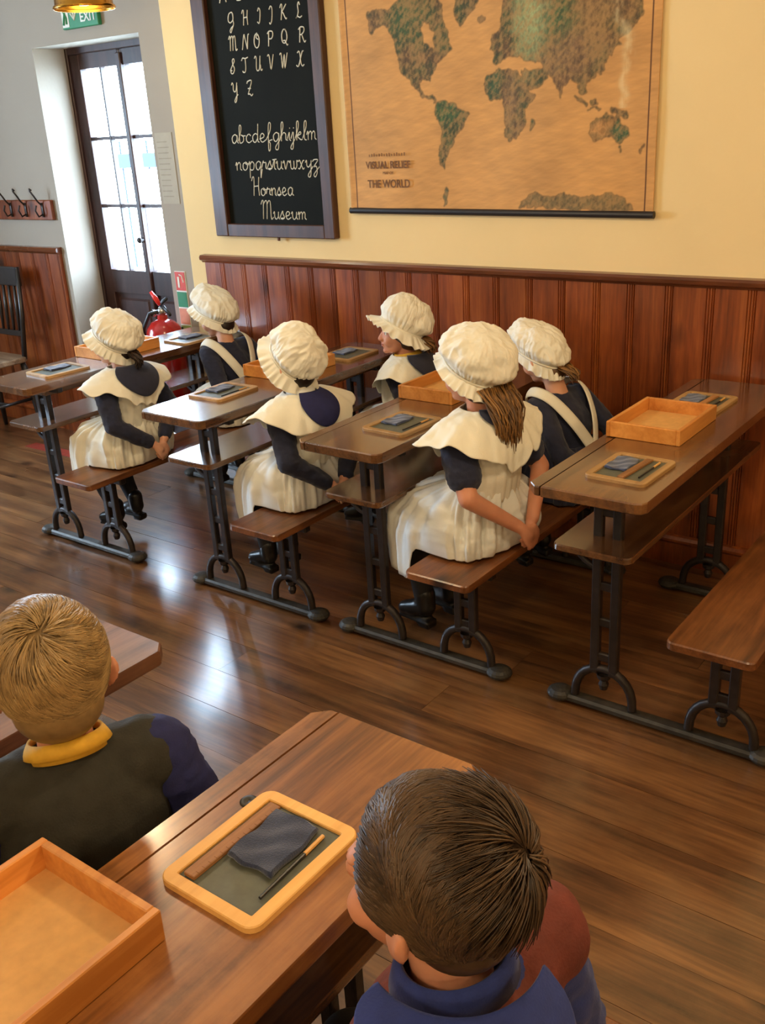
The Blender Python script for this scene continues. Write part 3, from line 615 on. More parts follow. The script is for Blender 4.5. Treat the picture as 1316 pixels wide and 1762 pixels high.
# spindle back chair
ch = thing('spindle_chair', 'dark spindle-back chair with pale worn seat against the left wainscot', 'chair', (-4.86, 2.80, 0))
G().plate(rrect(-.19, .19, -.19, .17, .05), .405, .435, .006).obj('seat', M['chairseat'], ch)
for sx_ in (-1, 1):
    for sy_ in (-1, 1):
        G().tube([(sx_ * .15, sy_ * .14, .41), (sx_ * .16, sy_ * .15, .33), (sx_ * .165, sy_ * .155, .30), (sx_ * .17, sy_ * .16, .2), (sx_ * .18, sy_ * .17, 0)], [.014, .02, .013, .018, .011], 10).obj('leg', M['chair'], ch, True)
    G().tube([(sx_ * .165, .15, .42), (sx_ * .172, .18, .65), (sx_ * .175, .20, .90)], [.014, .013, .012], 10).obj('back_post', M['chair'], ch, True)
    G().tube([(sx_ * .168, -.155, .2), (sx_ * .168, .155, .2)], .009, 8).obj('stretcher', M['chair'], ch, True)
G().tube([(-.168, 0, .2), (.168, 0, .2)], .009, 8).obj('stretcher', M['chair'], ch, True)
G().box(-.185, .185, .188, .208, .80, .90, .006, 2).obj('top_rail', M['chair'], ch); G().box(-.17, .17, .168, .184, .535, .565, .003).obj('lower_rail', M['chair'], ch)
for q in range(6): x = -.125 + q * .05; G().tube([(x, .178, .56), (x, .187, .68), (x, .196, .81)], [.007, .010, .007], 8).obj('spindle', M['chair'], ch, True)
# red stripe painted on the floor
o = G().box(-4.55, -3.75, 2.76, 2.83, .0005, .0025).obj('floor_stripe', M['redfloor']); thing('', 'faded red stripe across the floor boards below the leftmost desk', 'floor marking', ob=o)

# pendant lamps
def pendant(x, y, z, label, power=LAMP_W, mat_on='bulb', col=WARM):
    p = thing('pendant_lamp', label, 'lamp', (x, y, z), group=None)
    G().lathe([(.112, 0), (.114, .004), (.112, .01), (.106, .012), (.103, .07), (.09, .10), (.05, .125), (.02, .135), (.016, .16), (0, .16)], n=36).obj('shade', M['brass'], p, True, solid=.002)
    G().ell((0, 0, .03), (.062, .062, .018), n=20, m=8).obj('bulb', M[mat_on], p, True)
    G().tube([(0, 0, .155), (0, 0, ZC - z)], .004, 6).obj('cord', M['blackpl'], p, True)
    G().lathe([(0, 0), (.04, 0), (.045, -.015), (0, -.03)], (0, 0, ZC - z), 16).obj('ceiling_rose', M['brass'], p, True)
    l = bpy.data.lights.new('lamp_light', 'POINT'); l.energy = power; l.color = col; l.shadow_soft_size = .09
    lo = bpy.data.objects.new('lamp_light', l); COL.objects.link(lo); lo.parent = p; lo.location = (0, 0, -.10)
    return p
pendant(-3.30, 2.6, 1.952, 'brass pendant lamp hanging at the top edge in front of the exit sign', LAMP_W * .12)
M['bulb2'] = emit('warm_bulb', (1.0, .72, .38, 1), 12.0)
LP = [(-2.25, 1.45, 'second lamp along, above the second desk'), (-.45, 1.45, 'above the empty right desk'), (1.3, 1.45, 'far right above the aisle'), (-2.25, -.7, 'left of the rear row'), (-.45, -.7, 'middle of the rear row'), (1.3, -.7, 'right of the rear row')]
for x, y, l in LP: pendant(x, y, 1.95, 'brass pendant lamp, ' + l, LAMP_W, 'bulb2')

# ---------------------------------------------------------------- school desks
YN, YE = 1.928, 3.045
def table_top(w_, y0, y1, zt, mat, parent, name='tabletop'):
    c = .022
    x0, x1 = 0, w_
    # narrow groove strip + main board
    s = .034
    G().plate([(c, y0), (s, y0), (s, y1), (c, y1), (x0, y1 - c), (x0, y0 + c)], zt - .026, zt - .0015, .0025).obj('front_strip', mat, parent)
    return G().plate([(s + .004, y0), (x1 - c, y0), (x1 - c * .3, y0 + c * .3), (x1, y0 + c), (x1, y1 - c), (x1 - c, y1), (s + .004, y1)], zt - .028, zt, .003).obj(name, mat, parent)
def iron_frame(parent, y, zt=.68, zs=.356):
    t = .011
    def post(xc, hw, z0, z1, nr, nm):
        g = G()
        for s in (-1, 1): g.box(xc + s * hw - .012, xc + s * hw + .012, y - t, y + t, z0, z1, .003)
        for q in range(nr):
            z = z0 + (q + .5) * (z1 - z0) / nr; g.box(xc - hw, xc + hw, y - t * .7, y + t * .7, z - .012, z + .012, .003)
        g.box(xc - hw - .02, xc + hw + .02, y - t * 1.5, y + t * 1.5, z1 - .006, z1 + .022, .004)
        # centre boss hanging into the arch
        g.lathe([(0, -.04), (.010, -.035), (.014, -.02), (.009, -.008), (.018, 0), (.02, .012)], (xc, y, z0 - .01), 12)
        g.obj(nm, M['iron'], parent)
        g = G(); a = np.linspace(0, np.pi, 15); R_ = .082
        for s in (1,):
            P = np.c_[xc + R_ * np.cos(a), np.full(15, y), .03 + (z0 - .015) * np.sin(a) ** .8]; g.tube(P, .0125, 8)
        g.obj('foot_arch', M['iron'], parent, angle=50)
    post(.145, .026, .115, zt - .05, 5, 'table_leg'); post(.460, .024, .115, zs - .045, 3, 'bench_leg')
    G().box(.03, .265, y - .014, y + .014, zt - .055, zt - .028, .004).obj('table_bracket', M['iron'], parent)
    G().box(.37, .555, y - .014, y + .014, zs - .048, zs - .022, .004).obj('bench_bracket', M['iron'], parent)
    # curved shelf bracket
    a = np.linspace(0, np.pi / 2, 8); G().tube(np.c_[.13 - .08 * np.sin(a), np.full(8, y), .42 + .075 * (1 - np.cos(a))], .008, 8).obj('shelf_bracket', M['iron'], parent, True)
    g = G().box(.03, .555, y - .020, y + .020, .006, .028, .006)
    for xe in (.02, .568): g.ell((xe, y, .019), (.038, .036, .019), n=18, m=8)
    g.obj('foot_runner', M['ironfoot'], parent)
def desk(X, label, mat, y0=YN, y1=YE, w_=.295, extra=None, benchmat=None):
    d = thing('school_desk', label, 'school desk', (X, 0, 0))
    table_top(w_, y0, y1, .68, mat, d)
    G().box(.085, w_ - .085, y0 + .13, y1 - .10, .612, .652, .003).obj('apron', M['table'], d)
    G().plate([(a, b) for a, b in rrect(.040, .245, y0 + .055, y1 - .05, .02)], .494, .512, .003).obj('book_shelf', M['table'], d)
    G().plate([(a, b) for a, b in rrect(.362, .566, y0 + .0, y1 - .01, .018)], .334, .356, .003).obj('bench_seat', benchmat or M['bench'], d)
    for yy_ in (y0 + .16, y1 - .17): iron_frame(d, yy_)
    return d
XS = [-3.3956, -2.4911, -1.8095, -1.0665]
LB = ['long school desk nearest the door, brightly reflecting daylight', 'second long school desk from the door, beside the person with navy collar', 'third long school desk, beside the person with long brown hair', 'empty long school desk on the right under the wainscot']
for X_, l in zip(XS, LB): desk(X_, l, M['table'])
F1X, FY = -.873, .936
d1 = desk(F1X, 'worn school desk toned orange-brown for nearer lamplight in the foreground with slate and tray', M['tablef'], FY - 1.12, FY)
G().lathe([(0, 0), (.0, .0015), (.009, .0015), (.012, .001), (.012, -.001)], (.068, .706, .6805), 20).obj('inkwell_cover', M['ironfoot'], d1, True)
desk(-1.515, 'school desk toned reddish brown for cool light in front of the blond person', M['table0'], FY - 1.12, FY)

# ---------------------------------------------------------------- slates, cloths, rulers, pencils, trays
ZT = .6802
def slate(x, y, rz, where, old=True, rul=True, cloth=True, pen=True, w_=.158, l_=.196, clothpos=0, short=''):
    s = thing('writing_slate', 'wooden framed writing slate ' + where, 'slate', (x, y, ZT), rz, 'framed writing slates on the desks')
    hw, hl = w_ / 2, l_ / 2
    G().frame(rrect(-hw, hw, -hl, hl, .018), rrect(-hw + .018, hw - .018, -hl + .018, hl - .018, .002), 0, .009).obj('frame', M['oldslatewood' if old else 'slatewood'], s)
    G().box(-hw + .016, hw - .016, -hl + .016, hl - .016, .001, .0045).obj('slate_panel', M['slate'], s)
    R = rotz(rz)
    def loc(a, b, c): v = R @ np.array([a, b, 0]); return (x + v[0], y + v[1], ZT + c)
    if rul:
        rx = -.046 if not old else .012
        o = thing('ruler', 'small wooden ruler lying on the slate ' + where, 'ruler', loc(rx, 0, .0047), rz + (0 if not old else -.05), 'rulers on the slates')
        G().box(-.009, .009, -hl + .022, hl - .022, 0, .006, .001).obj('ruler_strip', M['ruler'], o); g = G()
        for q in range(14): g.box(.004, .009, -hl + .03 + q * .010, -hl + .0305 + q * .010, .0058, .0062)
        g.obj('graduations', M['ink'], o)
    if cloth:
        cx_, cy_ = (.002, .022) if not old else (-.030, .018)
        cl = G(); n = 18; th_ = .0065 if old else .0095; a, b = np.meshgrid(np.linspace(-1, 1, n), np.linspace(-1, 1, n)); hx, hy = (.034, .046) if not old else (.028, .044)
        P = np.stack([a * hx + .002 * np.sin(4 * b + 1), b * hy + .002 * np.sin(5 * a), .012 - .012 + th_ + .0013 * np.sin(3 * a + 2 * b) + .0008 * np.sin(7 * b - 4 * a)], -1); P2 = P.copy(); P2[..., 2] = .0005
        sc_ = np.where(np.abs(a) > .95, .97, 1)
        cl.grid(P); cl.grid(P2)
        # sides: rounded fold
        per = [(i, 0) for i in range(n)] + [(n - 1, j) for j in range(1, n)] + [(i, n - 1) for i in range(n - 2, -1, -1)] + [(0, j) for j in range(n - 2, 0, -1)]
        top = np.array([P[i, j] for i, j in per]); bot = np.array([P2[i, j] for i, j in per]); mid_ = (top + bot) / 2; mid_[:, :2] *= 1.05
        Wp = np.stack([top, mid_ + [0, 0, .0015], mid_ + [0, 0, -.0015], bot]); cl.grid(Wp, True)
        o = cl.obj('slate_cloth', M['felt'], smooth=True); thing('', 'folded dark blue felt cloth on the slate ' + where, 'cloth', loc(cx_, cy_, .005), rz + .06, 'felt cloths on the slates', o)
    if pen:
        o = thing('slate_pencil', 'thin slate pencil lying on the slate ' + where, 'pencil', loc(.047 if not old else .046, .0, .008), rz + (.05 if not old else .0), 'slate pencils')
        G().tube([(0, -.055, 0), (0, .03, 0)], .0022, 8).obj('pencil_shaft', M['blackpl'], o); G().tube([(0, .028, 0), (0, .065, 0)], .0028, 8).obj('paper_grip', M['slatewood'], o)
slate(-.716, .637, .0, 'beside the brown-haired person nearest the camera', old=False)
slate(-.888, 2.127, -.03, 'at front corner of empty right desk')
slate(-.942, 2.755, -.03, 'at wall end of empty right desk')
slate(-1.615, 2.183, -.05, 'beside the long-haired person', rul=False)
slate(-2.385, 2.215, .02, 'at near end of second desk', rul=False)
slate(-3.235, 2.165, -.05, 'at near end of leftmost desk', rul=False, pen=False)
slate(-3.17, 2.80, -.05, 'at wall end of leftmost desk', rul=False, pen=False)
slate(-2.34, 2.84, .0, 'at wall end of second desk', rul=False, pen=False)
def tray(x, y, rz, w_, l_, where, h=.042):
    t = thing('wooden_tray', 'shallow light wood tray ' + where, 'tray', (x, y, ZT), rz, 'shallow wooden trays on the desks')
    hw, hl = w_ / 2, l_ / 2; e = .011
    G().box(-hw + .004, hw - .004, -hl + .004, hl - .004, 0, .006).obj('base', M['traybase'], t)
    for a in ((-hw, -hw + e, -hl, hl), (hw - e, hw, -hl, hl)): G().box(*a, 0, h, .0015).obj('side', M['tray'], t)
    for a in ((-hw + e, hw - e, -hl, -hl + e), (-hw + e, hw - e, hl - e, hl)): G().box(*a, 0, h, .0015).obj('side', M['tray'], t)
tray(-.955, 2.49, .0, .205, .275, 'between two slates on the empty right desk')
tray(-1.70, 2.56, .0, .205, .275, 'on the third desk in front of the long-haired person')
tray(-2.39, 2.56, .0, .205, .275, 'on the second desk beside the wall')
tray(-3.29, 2.50, .0, .205, .275, 'on the leftmost desk behind the nearest mob cap')
tray(-.825, .34, .0, .215, .29, 'in the bottom left foreground')

# ---------------------------------------------------------------- children
def smoothstep(t): t = np.clip(t, 0, 1); return t * t * (3 - 2 * t)
class Child:
    def __init__(s, name_label, seat, yaw, lean=0.0, head_yaw=0.0, head_pitch=0.0, scale=1.0, side=0.0, head_roll=0.0, hz=.466, kick=0.0, hs=.965):
        s.hs = hs
        s.kick = kick
        s.seat = np.array(seat, float); s.yaw = yaw; s.lean = lean; s.scale = scale; s.side = side
        s.root = thing('person', name_label, 'person', tuple(seat))
        s.hc = np.array([.018, 0, hz]); s.HR = rotz(head_yaw) @ roty(head_pitch) @ rotx(head_roll)
    def pose(s, V):
        V = np.array(V, float); t = np.clip(V[..., 2] - .08, 0, None)
        V[..., 0] += s.lean * t + s.lean * .6 * t * t; V[..., 2] -= s.lean ** 2 * t * .5; V[..., 1] += s.side * t
        return (V * s.scale) @ rotz(s.yaw).T
    def head(s, V): return (np.asarray(V) * s.hs) @ s.HR.T + s.hc
    def put(s, name, me, mat):
        mset(me, s.pose(mverts(me))); return mobj(name, me, mat, s.root)
    def putg(s, name, g, mat, solid=0, headspace=False, parent=None):
        V = g.arr(); V = s.head(V) if headspace else V; V = s.pose(V); g.v = [V]; o = g.obj(name, mat, s.root, True, solid); return o
    def body(s, skin, arms='back', legs=True):
        g = G(); H = s.head; hg = G()
        hg.ell((-.008, 0, .022), (.080, .067, .072)); hg.ell((.022, 0, -.02), (.050, .051, .062)); hg.ell((.036, 0, -.056), (.034, .036, .026)); hg.ell((.060, 0, -.070), (.014, .018, .013))
        hg.caps((.072, 0, .002), (.084, 0, -.024), .005, .009); hg.ell((.080, .009, -.027), (.006, .006, .005)); hg.ell((.080, -.009, -.027), (.006, .006, .005))
        for q in (-1, 1):
            hg.ell((.046, q * .030, -.030), (.024, .021, .022)); hg.ell((.060, q * .024, .022), (.014, .020, .008)); hg.ell((-.004, q * .068, -.012), (.016, .006, .023), rotz(q * -.35)); hg.ell((-.012, q * .077, -.006), (.008, .006, .018), rotz(q * -.35))
        hg.ell((.070, 0, -.043), (.009, .017, .0045)); hg.ell((.069, 0, -.051), (.009, .014, .005))
        V = H(hg.arr()); g.add(V, hg.f)
        nk = H([[-.016, 0, -.05]])[0]
        g.caps(nk, (-.006, 0, .335), .034, .038)
        g.ell((0, 0, .26), (.062, .092, .10)); g.ell((0, 0, .15), (.06, .08, .08)); g.ell((0, 0, .07), (.08, .1, .068)); g.caps((-.005, .085, .315), (-.005, -.085, .315), .035, .035)
        s.handpts = []
        for q in (-1, 1):
            sh = np.array([-.005, q * .112, .318])
            if arms == 'back': el = np.array([-.075, q * .158, .185]); wr = np.array([-.135, q * .035, .085])
            elif arms == 'down': el = np.array([-.02, q * .165, .17]); wr = np.array([.07, q * .12, .115])
            s.arm = getattr(s, 'arm', []) + [(sh, el, wr)]
            g.chain([sh, el, wr], [.034, .026, .018])
            d = wr - el; d /= np.linalg.norm(d)
            d2 = (d + np.array([-.15, 0, -.5])) ; d2 /= np.linalg.norm(d2)
            if arms != 'back': d2 = np.array([.9, -q * .3, -.3]); d2 /= np.linalg.norm(d2)
            sd = np.cross(d2, [-1, 0, 0] if arms == 'back' else [0, 0, 1]); sd /= np.linalg.norm(sd); nrm = np.cross(d2, sd)
            off = np.array([-.012 if q > 0 else .008, 0, 0]) if arms == 'back' else 0
            w0 = wr + off * .5; pc = wr + d2 * .034 + off
            g.caps(w0, pc, .016, .015)
            for kf, (o_, L_) in enumerate(((-.020, .036), (-.007, .044), (.006, .042), (.019, .034))):
                b0 = pc + sd * o_ + d2 * .006; b1 = b0 + d2 * L_ * .55 + nrm * .003; b2 = b1 + (d2 * .6 + nrm * .8) / 1.0 * L_ * .5
                g.caps(pc + sd * o_ * .6 - d2 * .012, b0, .009, .0075, 8); g.chain([b0, b1, b2], [.0075, .007, .006])
            tb = pc - sd * .016 - d2 * .012; g.chain([tb, tb - sd * .016 + d2 * .014, tb - sd * .016 + d2 * .034 + nrm * .006], [.0085, .008, .0065])
        if legs:
            for q in (-1, 1):
                g.chain([(.01, q * .052, .058), (.205, q * .062, .045), (.195 + s.kick * .6, q * .058, -.14), (.19 + s.kick, q * .055, -.225)], [.056, .040, .030, .022])
                g.caps((.185 + s.kick, q * .055, -.238), (.25 + s.kick, q * .065, -.258), .021, .016)
        me = fuse(g, .0048, 3, .5)
        o = s.put('body', me, skin)
        for q in (-1, 1):
            s.putg('eye', G().ell((.0572, q * .0255, .0), (.0075, .0105, .0072), n=14, m=8), M['eyew'], headspace=True)
            s.putg('iris', G().ell((.0632, q * .0262, .0), (.0025, .0045, .0045), n=12, m=6), M['iris'], headspace=True)
        s.putg('mouth', G().ell((.0755, 0, -.044), (.0045, .0155, .0032), n=14, m=6).ell((.0748, 0, -.0505), (.0045, .012, .0035), n=14, m=6), M['lip'], headspace=True)
        return o
    def stockings(s, shoe=True):
        g = G()
        for q in (-1, 1): g.chain([(.02, q * .056, .060), (.12, q * .058, .052), (.207, q * .062, .044), (.197 + s.kick * .6, q * .058, -.14), (.190 + s.kick, q * .055, -.225), (.187 + s.kick, q * .055, -.24)], [.060, .053, .045, .035, .028, .026])
        s.put('stockings', fuse(g, .006, 3, .5), M['stock'])
        for q in (-1, 1):
            g = G(); g.caps((.183, q * .055, -.246), (.258, q * .067, -.266), .030, .021).ell((.232, q * .062, -.264), (.045, .026, .022)); g.caps((.186, q * .055, -.205), (.185, q * .055, -.25), .031, .030)
            g.box(.155, .275, q * .06 - .024, q * .06 + .024, -.295, -.284, .004); g.box(.155, .20, q * .058 - .022, q * .058 + .022, -.31, -.29, .004)
            g.v = [g.arr() + np.array([s.kick, 0, 0])]; s.put('shoe', fuse(g, .0055, 2, .4), M['shoe'])
    def dress(s, mat, sleeve='long', name='dress', skirt=True, seed=1, amp=.0035, lowcut=0):
        g = G(); g.ell((0, 0, .255), (.076, .108, .105)); g.ell((0, 0, .16), (.072, .094, .09)); g.ell((0, 0, .07), (.088, .118, .072)); g.caps((-.004, .088, .316), (-.004, -.088, .316), .043, .043); g.ell((-.004, 0, .34), (.046, .052, .03))
        for sh, el, wr in s.arm:
            if sleeve == 'long': g.chain([sh, el, el * .12 + wr * .88], [.045, .037, .028])
            elif sleeve == 'short': g.chain([sh, sh * .38 + el * .62], [.046, .047])
            elif sleeve == 'none': pass
        if skirt:
            for q in (-1, 1): g.chain([(0, q * .06, .06), (.17, q * .066, .055)], [.066, .056])
        me = fuse(g, .0055, 3, .5); V = mverts(me); N = mnorm(me)
        f = noise(V, 9, seed, 3, (1.2, 1.2, .8)); f2 = np.clip(noise(V, 22, seed + 1, 2, (.6, .6, 1.6)), -1, 1)
        V = V + N * (f * amp + f2 * amp * .45)[:, None]; V[:, 2] = np.maximum(V[:, 2], .003); mset(me, V)
        return s.put(name, me, mat)
    def cape_path(s, A, Sx, lift=0.0, wing=1.0, back=.17, seed=0, neck=.052):
        L = np.abs(np.sin(A)) ** 1.8; tip = np.exp(-((np.abs(np.sin(A)) - 1) / .10) ** 2)
        Rl = neck + (.125 * wing) * Sx + .030 * wing * tip * Sx ** 2; Zl = .378 - .066 * Sx ** 2 + .004 * Sx + .012 * tip * Sx ** 3
        Rb = neck + .056 * np.sin(np.pi / 2 * np.minimum(1, 1.5 * Sx)); Zb = .378 - back * Sx
        R_ = Rl * L + Rb * (1 - L); Zz = Zl * L + Zb * (1 - L)
        R_ = R_ + lift; Zz = Zz + lift * .8
        return np.stack([R_ * np.cos(A) - .006, R_ * np.sin(A), Zz], -1)
    def cape(s, mat, seed=0, wing=1.0, back=.15, amp=.0045):
        na, ns = 200, 34; A, Sx = np.meshgrid(np.linspace(0, 2 * np.pi, na, endpoint=False), np.linspace(0, 1, ns)); 
        R = np.random.RandomState(seed); ed = 1 + .05 * np.sin(7 * A + R.rand() * 6) + .03 * np.sin(15 * A + R.rand() * 6)
        P = s.cape_path(A, Sx * ed, .004, wing, back)
        f = np.sin(11 * A + 2.2 * np.sin(3 * A + R.rand() * 6) + R.rand() * 6) * .7 + np.sin(23 * A + 2 * np.sin(4 * A + R.rand() * 6) + 2 * Sx) * .25 + np.sin(5 * A + R.rand() * 6) * .9
        k = (Sx ** 1.6) * amp; L = np.abs(np.sin(A))
        P[..., 2] += f * k * (.5 + .6 * L); P[..., 0] += np.cos(A) * f * k * (1 - L) ; P[..., 1] += np.sin(A) * f * k * .5
        g = G().grid(P, True); g.v[0] = g.v[0] + (noise(g.v[0], 14, seed + 3, 2) * .0018)[:, None]
        return s.putg('shoulder_cape', g, mat, .0022)
    def collar(s, mat, a_half=1.15, depth=.75, lift=.014, center=math.pi, name='collar', sq=1.0, neck=.05, wing=1.0):
        na, ns = 60, 16; T, Sx = np.meshgrid(np.linspace(-1, 1, na), np.linspace(0, 1, ns)); A = center + T * a_half
        ext = depth * (1 - np.abs(T) ** (3.0 * sq)) ** .5 * 1.0; P = s.cape_path(A, Sx * np.maximum(ext, .03), lift, wing, .15, neck=neck)
        return s.putg(name, G().grid(P), mat, .003)
    def neckband(s, mat, r=.047, h=.03, name='neck_band', tilt=.15):
        a = np.linspace(0, 2 * np.pi, 40, endpoint=False); rings = []
        for rr, zz in ((r + .004, .352), (r + .001, .365), (r - .002, .352 + h), (r + .001, .355 + h), (r + .006, .35 + h * .8), (r + .010, .360)):
            rings.append(np.c_[rr * np.cos(a) * .95 - .004, rr * np.sin(a), zz - tilt * rr * np.cos(a) * 1.0])
        return s.putg(name, G().grid(np.stack(rings), True), mat, .002)
    def bodice(s, mat, seed=0, z0=.14, z1=.335):
        na, ns = 120, 24; A, T = np.meshgrid(np.linspace(0, 2 * np.pi, na, endpoint=False), np.linspace(0, 1, ns)); z = z1 + (z0 - z1) * T
        rx = .092 - .006 * T + .012 * np.sin(T * np.pi); ry = .112 - .004 * T - .03 * (1 - T) ** 3
        f = np.sin(21 * A + 1.6 * np.sin(4 * A)) * .5 + np.sin(37 * A + 2 * T) * .3; k = .0035 * (T + .25)
        P = np.stack([(rx + f * k) * np.cos(A), (ry + f * k) * np.sin(A), z], -1)
        return s.putg('bodice', G().grid(P, True), mat, .002)
    def skirt(s, mat, seed=0, back=.098, front=.285, side=.165, hang=-.10, topz=.185, name='skirt'):
        R = np.random.RandomState(seed + 50); na, ns = 180, 44
        A, T = np.meshgrid(np.linspace(0, 2 * np.pi, na, endpoint=False), np.linspace(0, 1, ns)); c, sn = np.cos(A), np.sin(A)
        fr = np.clip(c, 0, 1); bk = np.clip(-c, 0, 1)
        xh = np.where(c > 0, front * np.sign(c) * np.abs(c) ** .6, -back * np.abs(c) ** .7); yh = side * np.sign(sn) * np.abs(sn) ** .75
        over = smoothstep((xh - .10) / .05); zh = .007 * (1 - over) + hang * over
        W = np.stack([.080 * c, .100 * sn, np.full_like(A, topz)], -1)
        Q1 = np.stack([xh * .75 + .02 * c, yh * .92 + .02 * sn, np.full_like(A, .135) - .02 * bk], -1)
        Q2 = np.stack([xh * 1.04 + .012 * c, yh * 1.04, .10 * over + .045 * (1 - over)], -1)
        Hm = np.stack([xh, yh, zh], -1); t = T[..., None]
        P = (1 - t) ** 3 * W + 3 * (1 - t) ** 2 * t * Q1 + 3 * (1 - t) * t * t * Q2 + t ** 3 * Hm
        f = .6 * np.sin(11 * A + 2 * np.sin(2 * A + R.rand() * 6) + R.rand() * 6 + 2 * T) + .4 * np.sin(23 * A + R.rand() * 6 - 3 * T) + .25 * np.sin(41 * A + R.rand() * 6)
        k = .011 * np.sin(np.pi * np.clip(T * .85 + .1, 0, 1)) + .004 * T
        n = noise(P.reshape(-1, 3), 7, seed + 9, 3).reshape(A.shape) * .005 * np.sin(np.pi * T)
        P[..., 0] += (f * k + n) * c; P[..., 1] += (f * k + n) * sn; P[..., 2] += (f * .4 * k + n) * np.sin(np.pi * T)
        inb = P[..., 0] < .108; P[..., 2] = np.where(inb, np.maximum(P[..., 2], .006), P[..., 2])
        return s.putg(name, G().grid(P, True), mat, .002)
    def cap(s, mat, seed=0, tilt=.55, puff=1.0, roll=0.0, twist=0.0, frill=.048, height=.125, side=0.0, bandr=(.088, .078), flare=.75, yawc=0.0, off=(0, 0, 0)):
        R = np.random.RandomState(seed + 100); Rm = rotz(yawc) @ rotx(roll) @ roty(-tilt); na = 300
        a = np.linspace(0, 2 * np.pi, na, endpoint=False)
        cg = (np.sin(41 * a + 3.2 * np.sin(5 * a + R.rand() * 6)) * .5 + np.sin(23 * a + 2.8 * np.sin(3 * a + R.rand() * 6)) * .5) * (.6 + .4 * np.sin(4 * a + R.rand() * 6))
        rings = []; ns = 46
        for i in range(ns):
            t = i / (ns - 1); th = t * math.pi / 2
            pr = math.cos(th) ** .62 ; z = height * math.sin(th) ** 1.0
            rise = smoothstep(t / .22)
            rx = (bandr[0] + (.024 * puff) * rise) * pr; ry = (bandr[1] + (.026 * puff) * rise) * pr
            gat = .0026 * math.exp(-t * 6) + .0004
            P = np.c_[(rx + cg * gat * (1 + rise)) * np.cos(a), (ry + cg * gat * (1 + rise)) * np.sin(a), np.full(na, z - .004 + 0.0)]
            rings.append(P)
        C = np.stack(rings); lump = noise(C.reshape(-1, 3), 5, seed + 5, 2).reshape(ns, na); fold = noise(C.reshape(-1, 3), 13, seed + 6, 2, (1, 1, .5)).reshape(ns, na); fold = 1 - np.abs(fold) * 2
        tt = np.linspace(0, 1, ns)[:, None]; am = smoothstep(tt / .15)
        rad = C / (np.linalg.norm(C, axis=-1, keepdims=True) + 1e-6); C = C + rad * ((lump * .010 + fold * .0030) * am)[..., None]
        g = G().grid(C[::-1], True)
        fr = []; nf = 14; R2 = R.rand(6) * 6.28
        ruf = np.sin(24 * a + 4.0 * np.sin(3 * a + R2[0]) + R2[1]) * .65 + np.sin(17 * a + 1.5 * np.sin(4 * a + R2[2]) + R2[3]) * .5
        big = np.sin(2 * a + R2[4]) * .4 + np.sin(3 * a + R2[5]) * .5
        for i in range(nf):
            t = i / (nf - 1); L = frill * t; k = (t ** 1.2) * .0075
            out = L * (flare + .18 * big) ; dn = L * (1 - .45 * flare)
            P = np.c_[(bandr[0] + out + ruf * k * .7) * np.cos(a), (bandr[1] + out + ruf * k * .7) * np.sin(a), -.004 - dn + ruf * k * .9 + np.sin(2 * a + R2[2]) * .006 * t]
            P[:, :2] += (np.cos(27 * a)[:, None] * .0022 * t) * np.c_[-np.sin(a), np.cos(a)]
            fr.append(P)
        g2 = G().grid(np.stack(fr), True)
        band = G().grid(np.stack([np.c_[(bandr[0] + e) * np.cos(a), (bandr[1] + e) * np.sin(a), np.full(na, zz)] for e, zz in ((.0035, -.008), (.0045, -.004), (.0035, 0.0))]), True)
        cen = np.array([-.006, 0, .022]) + np.array(off)
        for gg in (g, g2, band): gg.v = [gg.arr() @ Rm.T + cen]
        o = s.putg('mob_cap', g, mat, .0018, True); s.putg('cap_frill', g2, mat, .0016, True); s.putg('cap_band', band, mat, .001, True)
        return o
    def hairback(s, mat, long=0.0, seed=0, n=240, width=.05):
        g = G(); g.ell((-.016, 0, .012), (.079, .071, .068)); g.ell((-.03, 0, -.03), (.052, .058, .05)); g.v = [s.head(g.arr())]
        me = fuse(g, .005, 2, .5); me.attributes.new('tone', 'FLOAT', 'POINT'); s.put('hair', me, mat)
        if long:
            R = np.random.RandomState(seed); g = G(); tone = []
            for i in range(n):
                u = R.uniform(-1, 1); v = R.uniform(0, 1); st = s.head([[-.060 - .012 * v, u * width, -.03 + .01 * v]])[0]
                L = long * R.uniform(.75, 1.05) * (1 - .25 * u * u); sw = R.uniform(-.012, .012)
                P = [];
                for t in np.linspace(0, 1, 7): P.append(st + np.array([-.052 * math.sin(min(1, t * 1.6) * 1.3) - v * .014 + .006 * math.sin(9 * t + i), -u * .018 * t ** 2 + sw * t + .004 * math.sin(5 * t + i) + .012 * t, -L * t]))
                g.tube(P, np.array([.0028, .0034, .0034, .0030, .0026, .002, .0006]), 4); tone += [R.uniform(0, 1) ** 1.5] * 28
            V = g.arr(); V = s.pose(V); g.v = [V]; me = g.mesh('long_hair', True); at_ = me.attributes.new('tone', 'FLOAT', 'POINT'); at_.data.foreach_set('value', np.array(tone, float)); mobj('long_hair', me, mat, s.root)['kind'] = 'stuff'
    def straps(s, mat, bow=True):
        # ribbons over the shoulders crossing to a bow at the middle of the back
        def ribbon(pts, wd, nm):
            P = np.array(pts, float); P = spline(P, 8); T = np.gradient(P, axis=0); T /= np.linalg.norm(T, axis=1, keepdims=True)
            cen = np.array([0, 0, .22]); out = P - cen; out /= np.linalg.norm(out, axis=1, keepdims=True); W = np.cross(T, out); W /= np.linalg.norm(W, axis=1, keepdims=True)
            wv = np.linspace(-1, 1, 5); g = np.stack([P + W * wd * q + out * .003 * (1 - q * q) + out * .0015 * np.sin(q * 5)[..., None] if False else P + W * wd * q + out * .003 * (1 - q * q) for q in wv], 1)
            s.putg(nm, G().grid(g), mat, .0025)
